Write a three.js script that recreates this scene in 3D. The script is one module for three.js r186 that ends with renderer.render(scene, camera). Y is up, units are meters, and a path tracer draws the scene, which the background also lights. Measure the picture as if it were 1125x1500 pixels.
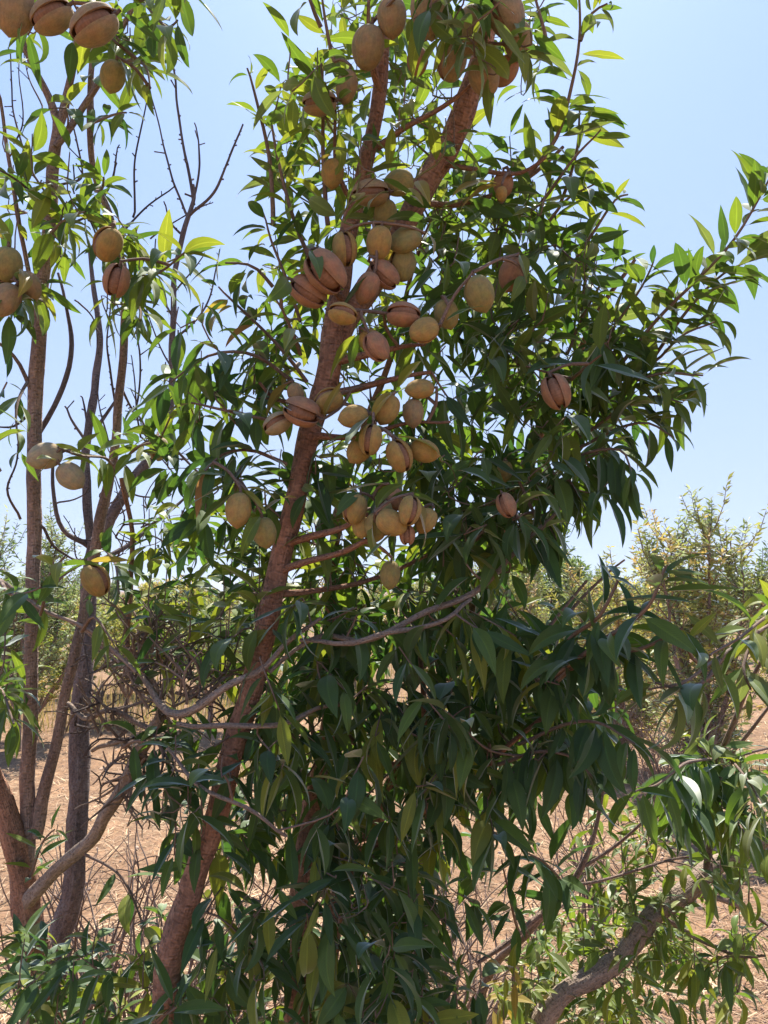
import * as THREE from 'three';
import { mergeGeometries } from 'three/addons/utils/BufferGeometryUtils.js';
import { ImprovedNoise } from 'three/addons/math/ImprovedNoise.js';

// ---------------------------------------------------------------- camera, sky, sun, exposure
const EYE = 1.5, PITCH = 5.7 * Math.PI / 180, FOV = 66;
const scene = new THREE.Scene();
const camera = new THREE.PerspectiveCamera(FOV, 0.75, 0.05, 9000);
camera.position.set(0, EYE, 0);
camera.rotation.set(PITCH, 0, 0);
const renderer = new THREE.WebGLRenderer();
renderer.toneMapping = THREE.LinearToneMapping;
renderer.toneMappingExposure = 2.5;
renderer.shadowMap.enabled = true;

const SUN_DIR = new THREE.Vector3(0.07, Math.sin(0.95), -Math.cos(0.95)).normalize();
{
  const w = 512, h = 256, data = new Float32Array(w * h * 4), v = new THREE.Vector3();
  for (let j = 0; j < h; j++) for (let i = 0; i < w; i++) {
    const el = ((j + 0.5) / h - 0.5) * Math.PI, az = ((i + 0.5) / w - 0.5) * 2 * Math.PI;
    v.set(Math.cos(el) * Math.cos(az), Math.sin(el), Math.cos(el) * Math.sin(az));
    const s = Math.max(0, v.y), k = Math.pow(s, 0.55), ang = Math.acos(THREE.MathUtils.clamp(v.dot(SUN_DIR), -1, 1));
    const glow = 0.42 * Math.exp(-ang / 0.17) + 0.12 * Math.exp(-ang / 0.36);
    const o = (j * w + i) * 4, lo = [0.315, 0.375, 0.475], hi = [0.095, 0.188, 0.43];
    for (let c = 0; c < 3; c++) data[o + c] = lo[c] + (hi[c] - lo[c]) * k + glow * [1, 0.98, 0.93][c];
    data[o + 3] = 1;
  }
  const sky = new THREE.DataTexture(data, w, h, THREE.RGBAFormat, THREE.FloatType);
  sky.mapping = THREE.EquirectangularReflectionMapping;
  sky.magFilter = sky.minFilter = THREE.LinearFilter;
  sky.needsUpdate = true;
  scene.background = sky; scene.environment = sky;
}
const sun = new THREE.DirectionalLight(new THREE.Color(1, 0.95, 0.86), 5);
sun.position.copy(SUN_DIR).multiplyScalar(30); sun.castShadow = true; sun.shadow.radius = 1;
sun.shadow.mapSize.set(4096, 4096);
Object.assign(sun.shadow.camera, { left: -14, right: 14, top: 14, bottom: -14, near: 1, far: 70 });
sun.target.position.set(0, 0, -4);
scene.add(sun, sun.target);

// ---------------------------------------------------------------- helpers
const V = (x, y, z) => new THREE.Vector3(x, y, z);
function rng(seed) { let a = seed >>> 0; return () => { a = (a + 0x6D2B79F5) >>> 0; let t = Math.imul(a ^ (a >>> 15), 1 | a); t = (t + Math.imul(t ^ (t >>> 7), 61 | t)) ^ t; return ((t ^ (t >>> 14)) >>> 0) / 4294967296; }; }
let R = rng(7);
const rr = (a, b) => a + (b - a) * R();
const perlin = new ImprovedNoise();
const noise = (x, y, z = 0) => perlin.noise(x, y, z);
const F = 750 / Math.tan(FOV * Math.PI / 360), CP = Math.cos(PITCH), SP = Math.sin(PITCH);
// a photo pixel (1125 x 1500) and a forward distance in metres -> a point of the place
function W(px, py, d) {
  const x = (px - 562.5) / F, y = (750 - py) / F, yy = y * CP + SP, zz = CP - y * SP, k = d / zz;
  return V(x * k, EYE + yy * k, -d);
}
function project(p) {
  const y = p.y - EYE, z = -p.z, zc = z * CP + y * SP, yc = y * CP - z * SP;
  return { x: 562.5 + F * p.x / zc, y: 750 - F * yc / zc, z: zc };
}
const pxSize = (px, d) => px * d / F;
function groundH(x, z) {
  const r = Math.hypot(x, z);
  return 0.03 * noise(x * 0.7, z * 0.7, 1.3) + 0.012 * noise(x * 3.1, z * 3.1, 4.7) + Math.min(1, r / 60) * 0.5 * noise(x * 0.02, z * 0.02, 8.8);
}
const taken = new Map();
function numbered(n) { const k = taken.get(n) || 0; taken.set(n, k + 1); return k ? `${n}_${String(k).padStart(3, '0')}` : n; }
function shade(o) { o.traverse(m => { if (m.isMesh) { m.castShadow = true; m.receiveShadow = true; } }); return o; }
function tag(o, label, category, group, kind) {
  if (label) o.userData.label = label; if (category) o.userData.category = category;
  if (group) o.userData.group = group; if (kind) o.userData.kind = kind;
  return o;
}

// ---------------------------------------------------------------- textures and materials
function dataTex(w, h, fn, srgb = true) {
  const d = new Uint8Array(w * h * 4);
  for (let j = 0; j < h; j++) for (let i = 0; i < w; i++) {
    const c = fn(i / w, j / h), o = (j * w + i) * 4;
    for (let k = 0; k < 3; k++) d[o + k] = Math.max(0, Math.min(255, c[k] * 255));
    d[o + 3] = 255;
  }
  const t = new THREE.DataTexture(d, w, h, THREE.RGBAFormat);
  t.wrapS = t.wrapT = THREE.RepeatWrapping; t.magFilter = THREE.LinearFilter; t.minFilter = THREE.LinearMipmapLinearFilter;
  if (srgb) t.colorSpace = THREE.SRGBColorSpace;
  t.needsUpdate = true; return t;
}
// periodic noise on the unit square
function pn(u, v, f, s) { const a = u * 2 * Math.PI, b = v * 2 * Math.PI, k = f / (2 * Math.PI); return noise(Math.cos(a) * k + s, Math.sin(a) * k + s * 1.7, Math.cos(b) * k) * 0.6 + noise(Math.cos(a) * k - s, Math.sin(b) * k + s, Math.sin(a) * k) * 0.6; }
// bark: tile is 12 cm around by 24 cm along
const barkH = (u, v) => { const l = pn(u, v, 5, 3.1), f = pn(u * 1, v * 6 % 1, 16, 7.7), g = pn(u, v, 40, 1.9), b = Math.max(0, pn(u, (v * 9) % 1, 7, 5.5) - 0.22) * 2.2; return 0.5 + 0.28 * l + 0.22 * f + 0.2 * g - 0.3 * b; };
const scar = (u, v) => { const a = Math.max(0, 1 - Math.abs(((v * 3 + 0.06 * pn(u, v, 6, 31)) % 1 + 1) % 1 - 0.5) / 0.035) * (pn(u, v, 5, 41) > -0.1 ? 1 : 0.2), b = pn((u * 1) % 1, (v * 5) % 1, 14, 51) > 0.34 ? 0.7 : 0; return Math.min(1, a * 0.6 + b); };
const barkMap = dataTex(256, 512, (u, v) => { const h = barkH(u, v), m = 0.5 + 0.5 * pn(u, v, 4, 11.3); const k = (0.40 + 0.82 * h) * (1 - 0.27 * scar(u, v)), lich = Math.max(0, pn(u, v, 6, 21) - 0.12) * 0.9; return [k + lich * 0.25, k * (0.90 + 0.10 * m) + lich * 0.3, k * (0.84 + 0.2 * m) + lich * 0.32]; });
const barkBump = dataTex(256, 512, (u, v) => { const h = barkH(u, v); return [h, h, h]; }, false);
const smoothMap = dataTex(256, 512, (u, v) => { const h = barkH(u, v), k = 0.42 + 0.66 * h - 0.22 * scar(u, v); return [k, k * 0.98, k * 0.96]; });
function bark(r, g, b, bump = 0.006) { return new THREE.MeshStandardMaterial({ color: new THREE.Color(r, g, b), map: barkMap, bumpMap: barkBump, bumpScale: bump, roughness: 0.92 }); }
const M = {
  redBark: bark(0.40, 0.225, 0.14), greyBark: bark(0.37, 0.27, 0.205), darkBark: bark(0.21, 0.165, 0.14), paleBark: bark(0.47, 0.37, 0.30),
  twig: bark(0.27, 0.195, 0.14, 0.001), greenTwig: bark(0.26, 0.27, 0.10, 0.001), dryTwig: bark(0.36, 0.28, 0.21, 0.001),
};
M.paleBark.map = smoothMap; M.paleBark.bumpScale = 0.005; M.paleBark.color.setRGB(0.46, 0.35, 0.27);
const leafMap = dataTex(64, 256, (u, v) => {
  const e = Math.abs(u - 0.5) * 2, rib = Math.exp(-Math.pow(e / 0.07, 2)), s = Math.sin((v * 26 - e * 3.2) * 2 * Math.PI), vein = Math.pow(Math.max(0, s), 8) * (1 - e) * 0.16;
  const mott = 0.06 * pn(u, v, 9, 2.2), k = 0.84 + mott + vein;
  return [k + rib * 0.22, k + rib * 0.16, k * 0.95 + rib * 0.2];
});
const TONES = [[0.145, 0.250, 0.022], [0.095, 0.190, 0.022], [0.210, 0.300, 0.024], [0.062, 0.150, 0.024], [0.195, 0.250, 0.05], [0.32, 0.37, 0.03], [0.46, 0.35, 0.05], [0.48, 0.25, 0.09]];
const leafOpts = { transmission: 0.58, thickness: 0, roughness: 1, clearcoat: 0.28, clearcoatRoughness: 0.30, side: THREE.DoubleSide, map: leafMap, ior: 1.4 };
const leafMats = TONES.map(t => new THREE.MeshPhysicalMaterial({ ...leafOpts, color: new THREE.Color(...t) }));
const leafMass = new THREE.MeshPhysicalMaterial({ ...leafOpts, vertexColors: true });
const farLeaf = new THREE.MeshPhysicalMaterial({ transmission: 0.52, thickness: 0, roughness: 1, clearcoat: 0.35, clearcoatRoughness: 0.4, side: THREE.DoubleSide, vertexColors: true });

// ---------------------------------------------------------------- tubes
function tube(pts, radii, sides = 8, rough = 0.06, seed = 0) {
  const n = pts.length, pos = [], nor = [], uv = [], idx = [];
  let T = V(0, 1, 0), N = V(1, 0, 0), len = 0;
  for (let i = 0; i < n; i++) {
    const a = pts[Math.max(0, i - 1)], b = pts[Math.min(n - 1, i + 1)];
    T = b.clone().sub(a).normalize();
    if (i === 0) { N = Math.abs(T.y) > 0.9 ? V(1, 0, 0) : V(0, 1, 0); }
    N.addScaledVector(T, -N.dot(T)).normalize();
    const B = T.clone().cross(N);
    if (i) len += pts[i].distanceTo(pts[i - 1]);
    for (let k = 0; k <= sides; k++) {
      const an = k / sides * 2 * Math.PI, kk = k % sides, r = radii[i] * (1 + rough * 2 * noise(len * 14 + seed, kk * 1.3 + seed, 2.1) + rough * noise(len * 60, kk * 2.7, seed));
      const d = N.clone().multiplyScalar(Math.cos(an)).addScaledVector(B, Math.sin(an));
      pos.push(pts[i].x + d.x * r, pts[i].y + d.y * r, pts[i].z + d.z * r); nor.push(d.x, d.y, d.z);
      uv.push(k / sides * Math.max(1, Math.round(radii[0] * 2 * Math.PI / 0.12)), len / 0.24 + seed * 0.37);
    }
  }
  for (let i = 0; i < n - 1; i++) for (let k = 0; k < sides; k++) { const a = i * (sides + 1) + k, b = a + sides + 1; idx.push(a, a + 1, b, b, a + 1, b + 1); }
  const c = pos.length / 3; pos.push(pts[n - 1].x, pts[n - 1].y, pts[n - 1].z); nor.push(T.x, T.y, T.z); uv.push(0, 0);
  for (let k = 0; k < sides; k++) { const a = (n - 1) * (sides + 1) + k; idx.push(a, a + 1, c); }
  const g = new THREE.BufferGeometry();
  g.setAttribute('position', new THREE.Float32BufferAttribute(pos, 3)); g.setAttribute('normal', new THREE.Float32BufferAttribute(nor, 3));
  g.setAttribute('uv', new THREE.Float32BufferAttribute(uv, 2)); g.setIndex(idx);
  if (rough > 0.02) g.computeVertexNormals();
  return g;
}
// smooth run of points and radii through a few stations [Vector3, radius]
function run(st, step = 0.03, wob = 0) {
  if (st.length < 2) return null;
  const c = new THREE.CatmullRomCurve3(st.map(s => s[0]), false, 'centripetal'), L = c.getLength(), n = Math.max(2, Math.min(90, Math.ceil(L / step)));
  const P = [], Q = [];
  for (let i = 0; i <= n; i++) {
    const t = i / n, f = t * (st.length - 1), k = Math.min(st.length - 2, Math.floor(f)), p = c.getPoint(t);
    if (wob && i && i < n) p.add(V(noise(p.y * 9, p.x * 9, 1), noise(p.x * 9, p.z * 9, 2), noise(p.z * 9, p.y * 9, 3)).multiplyScalar(wob));
    P.push(p); Q.push(st[k][1] + (st[k + 1][1] - st[k][1]) * (f - k));
  }
  return { P, Q, L };
}

// ---------------------------------------------------------------- leaves
// one almond leaf: short petiole, lance-shaped blade folded along the midrib, tip curving down; x runs to the tip, y is the upper face; unit length
function leafGeometry(bend, fold, sickle, twist, wide, wave) {
  const rows = 10, pos = [], uv = [], idx = [];
  let x = 0, y = 0, z = 0;
  for (const side of [1, -1]) {
    x = 0; y = 0; z = 0; const base = pos.length / 3;
    for (let i = 0; i <= rows; i++) {
      const t = i / rows, s = Math.max(0, (t - 0.13) / 0.87), h = i === 0 ? 0.006 : wide * Math.pow(Math.sin(Math.PI * Math.pow(s, 0.78)), 0.9) * (1 - 0.25 * s) + 0.006 * (1 - t);
      const f = fold * (1 - 0.35 * s) + 0.12 * Math.sin(s * 9 + side) * wave, tw = twist * s, ca = Math.cos(f), sa = Math.sin(f);
      let lz = side * h * ca, ly = h * sa + wave * 0.05 * h * Math.sin(s * 22 + side * 1.1);
      const oz = lz * Math.cos(tw) - ly * Math.sin(tw), oy = lz * Math.sin(tw) + ly * Math.cos(tw), th = bend * (0.25 * t + 0.75 * t * t);
      pos.push(x, y, z, x + oy * Math.sin(th), y + oy * Math.cos(th), z + oz);
      uv.push(0.5, t, 0.5 + side * 0.5, t);
      const st = 1 / rows; x += Math.cos(th) * st; y -= Math.sin(th) * st; z += sickle * 2 * t * st;
    }
    for (let i = 0; i < rows; i++) { const a = base + i * 2; if (side > 0) idx.push(a, a + 1, a + 2, a + 2, a + 1, a + 3); else idx.push(a, a + 2, a + 1, a + 2, a + 3, a + 1); }
  }
  const g = new THREE.BufferGeometry();
  g.setAttribute('position', new THREE.Float32BufferAttribute(pos, 3)); g.setAttribute('uv', new THREE.Float32BufferAttribute(uv, 2)); g.setIndex(idx);
  g.computeVertexNormals(); return g;
}
const leafGeos = [];
{ const q = rng(91); for (let i = 0; i < 14; i++) leafGeos.push(leafGeometry(0.1 + 1.5 * q() * q() + (i % 4) * 0.18, 0.18 + 0.55 * q(), (q() - 0.5) * 0.5, (q() - 0.5) * 1.3, 0.112 + 0.055 * q(), q())); }

const UPV = V(0, 1, 0);
class Plant {
  constructor(name, base, label, category, group, seed) {
    this.root = new THREE.Group(); this.root.name = numbered(name); this.root.position.copy(base); scene.add(this.root);
    tag(this.root, label, category, group); this.base = base; this.leaves = []; this.twigs = []; this.nodes = []; this.seed = seed; this.n = 0;
  }
  add(name, geo, mat, label) {
    geo.translate(-this.base.x, -this.base.y, -this.base.z);
    const m = new THREE.Mesh(geo, mat); m.name = name; if (label) m.userData.label = label; this.root.add(m); return m;
  }
  // a limb through stations [px, py, distance, width in px]
  limb(name, st, mat, label, opt = {}) {
    const s = st.map(([x, y, d, w]) => [W(x, y, d), pxSize(w, d) / 2]);
    if (opt.toGround) { const p = s[0][0]; s.unshift([V(this.base.x + (opt.off || 0), groundH(this.base.x, this.base.z) - 0.03, this.base.z), s[0][1] * 1.35]); if (opt.toGround > 1) s.splice(1, 0, [s[0][0].clone().lerp(p, 0.5).add(V(0, 0.0, 0)), s[1][1] * 1.12]); }
    const r = run(s, 0.02, opt.wob ?? (mat === M.paleBark ? 0.011 : 0.005));
    this.add(name, tube(r.P, r.Q, r.Q[0] > 0.012 ? 12 : 8, mat === M.paleBark ? 0.15 : 0.09, this.n++), mat, label);
    for (let i = 0; i < r.P.length; i += 2) this.nodes.push({ p: r.P[i], r: r.Q[i] });
    return r;
  }
  twig(P, Q, mat) { this.twigs.push({ g: tube(P, Q, 5, 0.02, this.n++), mat, p: P[P.length >> 1], L: Q[0] }); for (let i = 0; i < P.length; i += 2) this.nodes.push({ p: P[i], r: Q[i] }); }
  nearest(p, most = 0.5) {
    let b = null, bd = most;
    for (const q of this.nodes) { const dx = q.p.x - p.x, dy = q.p.y - p.y, dz = q.p.z - p.z, d = Math.sqrt(dx * dx + dy * dy * (dy > 0 ? 1.8 : 0.8) + dz * dz); if (d < bd) { bd = d; b = q; } }
    return b;
  }
  // a leafy shoot along points (world), leaves set round it in turn
  leafy(P, o) {
    let acc = 0, k = 0, phase = R() * 6.28; const gap = (o.gap || 0.016) * (o.thin || 1.15);
    for (let i = 1; i < P.length; i++) {
      acc += P[i].distanceTo(P[i - 1]);
      while (acc > gap) {
        acc -= gap; const T = P[i].clone().sub(P[i - 1]).normalize(), side = T.clone().cross(Math.abs(T.y) > 0.95 ? V(1, 0, 0) : UPV).normalize(), top = side.clone().cross(T).normalize();
        const t = i / (P.length - 1); if (t < (o.bare || 0)) continue;
        const n = R() < (o.tuft || 0.14) ? 3 : R() < 0.25 ? 2 : 1;
        for (let q = 0; q < n; q++) {
          phase += 2.4 + rr(-0.5, 0.5);
          const out = side.clone().multiplyScalar(Math.cos(phase)).addScaledVector(top, Math.sin(phase));
          const dir = out.multiplyScalar(rr(0.6, 1.1)).addScaledVector(T, rr(0.15, 0.9) * (o.fwd ?? 1)).add(V(rr(-.15, .15), rr(-.15, .15) - (o.droop || 0) * rr(0.5, 1.3), rr(-.15, .15))).normalize();
          this.leaf(P[i].clone(), dir, (o.len || 0.085) * rr(0.62, 1.12) * (t > 0.85 ? 0.8 : 1), o.tones);
        }
        if (k++ > 400) return;
      }
    }
  }
  leaf(p, dir, len, tones = [0, 0, 1, 1, 2, 3], gi) {
    const side = dir.clone().cross(Math.abs(dir.y) > 0.97 ? V(rr(-1, 1), 0, rr(-1, 1)).normalize() : UPV).normalize(), up = side.clone().cross(dir).normalize();
    const a = rr(-1, 1) * rr(0, 1.3); const y = up.clone().multiplyScalar(Math.cos(a)).addScaledVector(side, Math.sin(a)), z = dir.clone().cross(y);
    const m = new THREE.Matrix4().makeBasis(dir.clone().multiplyScalar(len), y.multiplyScalar(len), z.multiplyScalar(len * rr(0.85, 1.15))); m.setPosition(p);
    const g = gi ?? Math.floor(R() * leafGeos.length), tone = tones[Math.floor(R() * tones.length)];
    const s = project(p.clone().addScaledVector(dir, len / 2)), inside = s.z > 0.05 && s.x > 0 && s.x < 1125 && s.y > 0 && s.y < 1500;
    this.leaves.push({ m, g, tone, score: inside ? len / s.z / (0.4 + s.z) : 0 });
  }
  shoot(st, o = {}) {
    const s = st.map(([x, y, d], i) => [W(x, y, d), o.r1 !== undefined ? o.r0 + (o.r1 - o.r0) * i / (st.length - 1) : 0.0032 - 0.0018 * i / (st.length - 1)]);
    const r = run(s, 0.02, 0.003); this.twig(r.P, r.Q, o.mat || M.twig); this.leafy(r.P, o);
    return this;
  }
  // leafy shoots grown through a region of the crown, each joined to the closest wood
  fill(poly, d0, d1, n, o = {}) {
    const xs = poly.map(p => p[0]), ys = poly.map(p => p[1]), x0 = Math.min(...xs), x1 = Math.max(...xs), y0 = Math.min(...ys), y1 = Math.max(...ys);
    const inside = (x, y) => { let c = false; for (let i = 0, j = poly.length - 1; i < poly.length; j = i++) { const [ax, ay] = poly[i], [bx, by] = poly[j]; if ((ay > y) !== (by > y) && x < (bx - ax) * (y - ay) / (by - ay) + ax) c = !c; } return c; };
    for (let i = 0, tries = 0; i < n && tries < n * 12; tries++) {
      const x = rr(x0, x1), y = rr(y0, y1); if (!inside(x, y)) continue;
      const d = rr(d0, d1), tip = W(x, y, d); if (tip.y < 0.15) continue;
      const from = this.nearest(tip, o.reach || 0.45); if (!from) continue; i++;
      const L = tip.distanceTo(from.p), grow = (o.dir ? V(...o.dir) : V(0, 0.6, 0)).multiplyScalar(rr(0.03, 0.09));
      const mid = from.p.clone().lerp(tip, 0.5).add(V(rr(-.03, .03), rr(-.02, .04) + (o.arch || 0) * L, rr(-.03, .03))), end = tip.clone().add(grow);
      const r0 = Math.min(from.r * 0.75, 0.0016 + 0.006 * L), r = run([[from.p, r0], [mid, r0 * 0.75], [tip, 0.0013], [end, 0.0009]], 0.018, 0.004);
      this.twig(r.P, r.Q, o.mat || M.twig); this.leafy(r.P, { thin: 1.5, ...o, bare: L > 0.15 ? Math.max(0, 1 - 0.16 / L) * 0.8 : 0.1 });
    }
  }
  finish(leafMost = 300, twigMost = 250) {
    this.leaves.sort((a, b) => b.score - a.score);
    const many = [], inv = new THREE.Matrix4().makeTranslation(-this.base.x, -this.base.y, -this.base.z);
    this.leaves.forEach((l, i) => {
      l.m.premultiply(inv);
      if (i < leafMost && l.score > 0) { const k = new THREE.Mesh(leafGeos[l.g], leafMats[l.tone]); k.name = 'leaf'; k.applyMatrix4(l.m); this.root.add(k); return; }
      const g = leafGeos[l.g].clone().applyMatrix4(l.m), n = g.attributes.position.count, c = new Float32Array(n * 3), t = TONES[l.tone], j = rr(0.85, 1.15);
      for (let q = 0; q < n; q++) { c[q * 3] = t[0] * j; c[q * 3 + 1] = t[1] * j; c[q * 3 + 2] = t[2] * j; }
      g.setAttribute('color', new THREE.BufferAttribute(c, 3)); many.push(g);
    });
    if (many.length) { const m = new THREE.Mesh(mergeGeometries(many), leafMass); m.name = 'leaves'; m.userData.kind = 'stuff'; this.root.add(m); }
    this.twigs.forEach(t => { const s = project(t.p); t.score = s.z > 0.05 && s.x > 0 && s.x < 1125 && s.y > 0 && s.y < 1500 ? t.L / s.z : 0; });
    this.twigs.sort((a, b) => b.score - a.score);
    const rest = new Map();
    this.twigs.forEach((t, i) => { if (i < twigMost && t.score > 0) this.add('twig', t.g, t.mat); else { if (!rest.has(t.mat)) rest.set(t.mat, []); rest.get(t.mat).push(t.g); } });
    const all = [...rest.values()].flat();
    if (all.length) { const m = this.add('twigs', mergeGeometries(all), M.twig); m.userData.kind = 'stuff'; }
    shade(this.root); console.log(this.root.name, 'leaves', this.leaves.length, 'twigs', this.twigs.length);
  }
}

// ---------------------------------------------------------------- almond fruit
// unit fruit: y runs from tip (-) to stalk (+), the seam lies in the plane z = 0 with its open edge at +x
const prof = u => { const s = Math.sin(u); return Math.pow(s, 0.88) * (1 - 0.10 * Math.cos(u) * -1 * (u > Math.PI / 2 ? 1 : 0.2)); };
function fuzz(x, y, z, seed) { return 0.5 + 0.5 * noise(x * 2.1 + seed, y * 2.1, z * 2.1) + 0.22 * noise(x * 9, y * 9 + seed, z * 9); }
function skin(g, seed, inner) {
  const p = g.attributes.position, c = new Float32Array(p.count * 3);
  for (let i = 0; i < p.count; i++) {
    const f = THREE.MathUtils.clamp(fuzz(p.getX(i), p.getY(i), p.getZ(i), seed), 0, 1), a = [0.90, 1.06, 0.78], b = [1.20, 0.94, 0.80], w = inner && inner(i);
    for (let k = 0; k < 3; k++) c[i * 3 + k] = w ? [1.05, 0.80, 0.66][k] * (0.85 + 0.3 * f) : a[k] + (b[k] - a[k]) * f;
  }
  g.setAttribute('color', new THREE.BufferAttribute(c, 3)); g.computeVertexNormals(); return g;
}
function hullClosed(seed) {
  const nu = 18, nv = 28, pos = [], idx = [], uv = [];
  for (let i = 0; i <= nu; i++) { const u = i / nu * Math.PI; for (let j = 0; j <= nv; j++) {
    const v = (j % nv) / nv * 2 * Math.PI, r = prof(u) * (1 + 0.03 * noise(u * 2 + seed, Math.cos(v) * 1.5, Math.sin(v) * 1.5) - 0.09 * Math.exp(-Math.pow(Math.atan2(Math.sin(v - 0.55), Math.cos(v - 0.55)) / 0.13, 2)) + 0.05 * Math.cos(v * 2 + seed));
    const y = Math.cos(u) * 1.18 - (i === nu ? 0.12 : i === nu - 1 ? 0.04 : 0);
    pos.push(r * Math.cos(v) * 0.98 + 0.05 * Math.sin(u), y, r * Math.sin(v) * 0.74); uv.push(j / nv * 3, i / nu * 2);
  } }
  for (let i = 0; i < nu; i++) for (let j = 0; j < nv; j++) { const a = i * (nv + 1) + j, b = a + nv + 1; idx.push(a, a + 1, b, b, a + 1, b + 1); }
  const g = new THREE.BufferGeometry(); g.setAttribute('position', new THREE.Float32BufferAttribute(pos, 3)); g.setAttribute('uv', new THREE.Float32BufferAttribute(uv, 2)); g.setIndex(idx);
  return skin(g, seed);
}
function hullHalf(seed, open, sgn) {
  const nu = 16, loop = [], th = 0.80, N = 13;
  for (let j = 0; j <= N; j++) loop.push([j / N * Math.PI, 1]);
  loop.push([Math.PI - 0.02, 0.9]);
  for (let j = N; j >= 0; j--) loop.push([0.03 + j / N * (Math.PI - 0.06), th]);
  loop.push([-0.03, 0.9]);
  const m = loop.length, pos = [], idx = [], uv = [], isIn = [], ca = Math.cos(open), sa = Math.sin(open);
  for (let i = 0; i <= nu; i++) { const u = i / nu * Math.PI; for (let j = 0; j <= m; j++) {
    const [v, k] = loop[j % m], curl = open * 0.5 * Math.exp(-v * 2.2), r = prof(u) * k * (1 + 0.03 * noise(u * 2 + seed, Math.cos(v) * 1.5, sgn * 3));
    let x = r * Math.cos(v) * 0.98, z = r * Math.sin(v) * 0.76 + curl * Math.sin(u) * 0.45; const y = Math.cos(u) * (k < 1 ? 1.12 : 1.18);
    const px = x + 0.95, qx = px * ca - z * sa - 0.95, qz = px * sa + z * ca;
    pos.push(qx, y, sgn * qz); uv.push(j / m * 3, i / nu * 2); isIn.push(k < 1);
  } }
  for (let i = 0; i < nu; i++) for (let j = 0; j < m; j++) { const a = i * (m + 1) + j, b = a + m + 1; if (sgn < 0) idx.push(a, b, a + 1, b, b + 1, a + 1); else idx.push(a, a + 1, b, b, a + 1, b + 1); }
  const g = new THREE.BufferGeometry(); g.setAttribute('position', new THREE.Float32BufferAttribute(pos, 3)); g.setAttribute('uv', new THREE.Float32BufferAttribute(uv, 2)); g.setIndex(idx);
  return skin(g, seed, i => isIn[i]);
}
function nutShell(seed) {
  const nu = 14, nv = 18, pos = [], idx = [], uv = [];
  for (let i = 0; i <= nu; i++) { const u = i / nu * Math.PI; for (let j = 0; j <= nv; j++) {
    const v = (j % nv) / nv * 2 * Math.PI, r = Math.pow(Math.sin(u), 0.9) * (1 - 0.12 * Math.cos(u)) * (1 + 0.05 * noise(u * 6 + seed, Math.cos(v) * 5, Math.sin(v) * 5));
    pos.push(0.10 + r * Math.cos(v) * 0.80, Math.cos(u) * 0.95, r * Math.sin(v) * 0.60); uv.push(j / nv, i / nu);
  } }
  for (let i = 0; i < nu; i++) for (let j = 0; j < nv; j++) { const a = i * (nv + 1) + j, b = a + nv + 1; idx.push(a, a + 1, b, b, a + 1, b + 1); }
  const g = new THREE.BufferGeometry(); g.setAttribute('position', new THREE.Float32BufferAttribute(pos, 3)); g.setAttribute('uv', new THREE.Float32BufferAttribute(uv, 2)); g.setIndex(idx); g.computeVertexNormals(); return g;
}
const fuzzBump = dataTex(128, 128, (u, v) => { const h = 0.5 + 0.35 * pn(u, v, 30, 3.3) + 0.3 * pn(u, v, 11, 8.1); return [h, h, h]; }, false);
const hullMap = dataTex(256, 256, (u, v) => { const a = pn(u, v, 5, 4.4), b = pn(u, v, 16, 9.2), c = pn(u, v, 60, 1.1), sp = pn(u, v, 34, 17.7) > 0.5 ? 0.12 : 0, k = 0.86 + 0.10 * a + 0.07 * b + 0.07 * c - sp; return [k + 0.05 * a, k, k - 0.08 * a]; });
const shellMap = dataTex(128, 128, (u, v) => { const p = pn(u, v, 26, 6.1), s = pn(u, (v * 3) % 1, 9, 2.4), k = 0.82 + 0.16 * s + 0.12 * p; return [k, k * 0.95, k * 0.9]; });
const hullMat = (r, g, b) => new THREE.MeshPhysicalMaterial({ color: new THREE.Color(r, g, b), vertexColors: true, map: hullMap, roughness: 0.95, bumpMap: fuzzBump, bumpScale: 0.0006, sheen: 0.35, sheenRoughness: 0.5, sheenColor: new THREE.Color(0.8, 0.7, 0.5), side: THREE.DoubleSide });
const HULLS = { g: hullMat(0.34, 0.29, 0.13), o: hullMat(0.43, 0.295, 0.115), r: hullMat(0.41, 0.225, 0.15), b: hullMat(0.38, 0.275, 0.175), k: hullMat(0.44, 0.37, 0.27) };
const shellMat = new THREE.MeshStandardMaterial({ color: new THREE.Color(0.36, 0.20, 0.12), map: shellMap, roughness: 0.85 });
const closedG = [1, 2, 3].map(i => hullClosed(i * 5.3)), shellG = [1, 2].map(i => nutShell(i * 3.7));
const halves = { s: 0.12, w: 0.20 }, halfG = {};
for (const k of Object.keys(halves)) halfG[k] = [1, 2].map(i => [hullHalf(i * 4.1, halves[k], 1), hullHalf(i * 6.7, halves[k] * 0.85, -1)]);
const stalkG = tube([V(0, 1.05, 0), V(0.02, 1.28, 0), V(0.06, 1.5, 0.02)], [0.14, 0.10, 0.085], 7, 0.05, 2);
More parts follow.
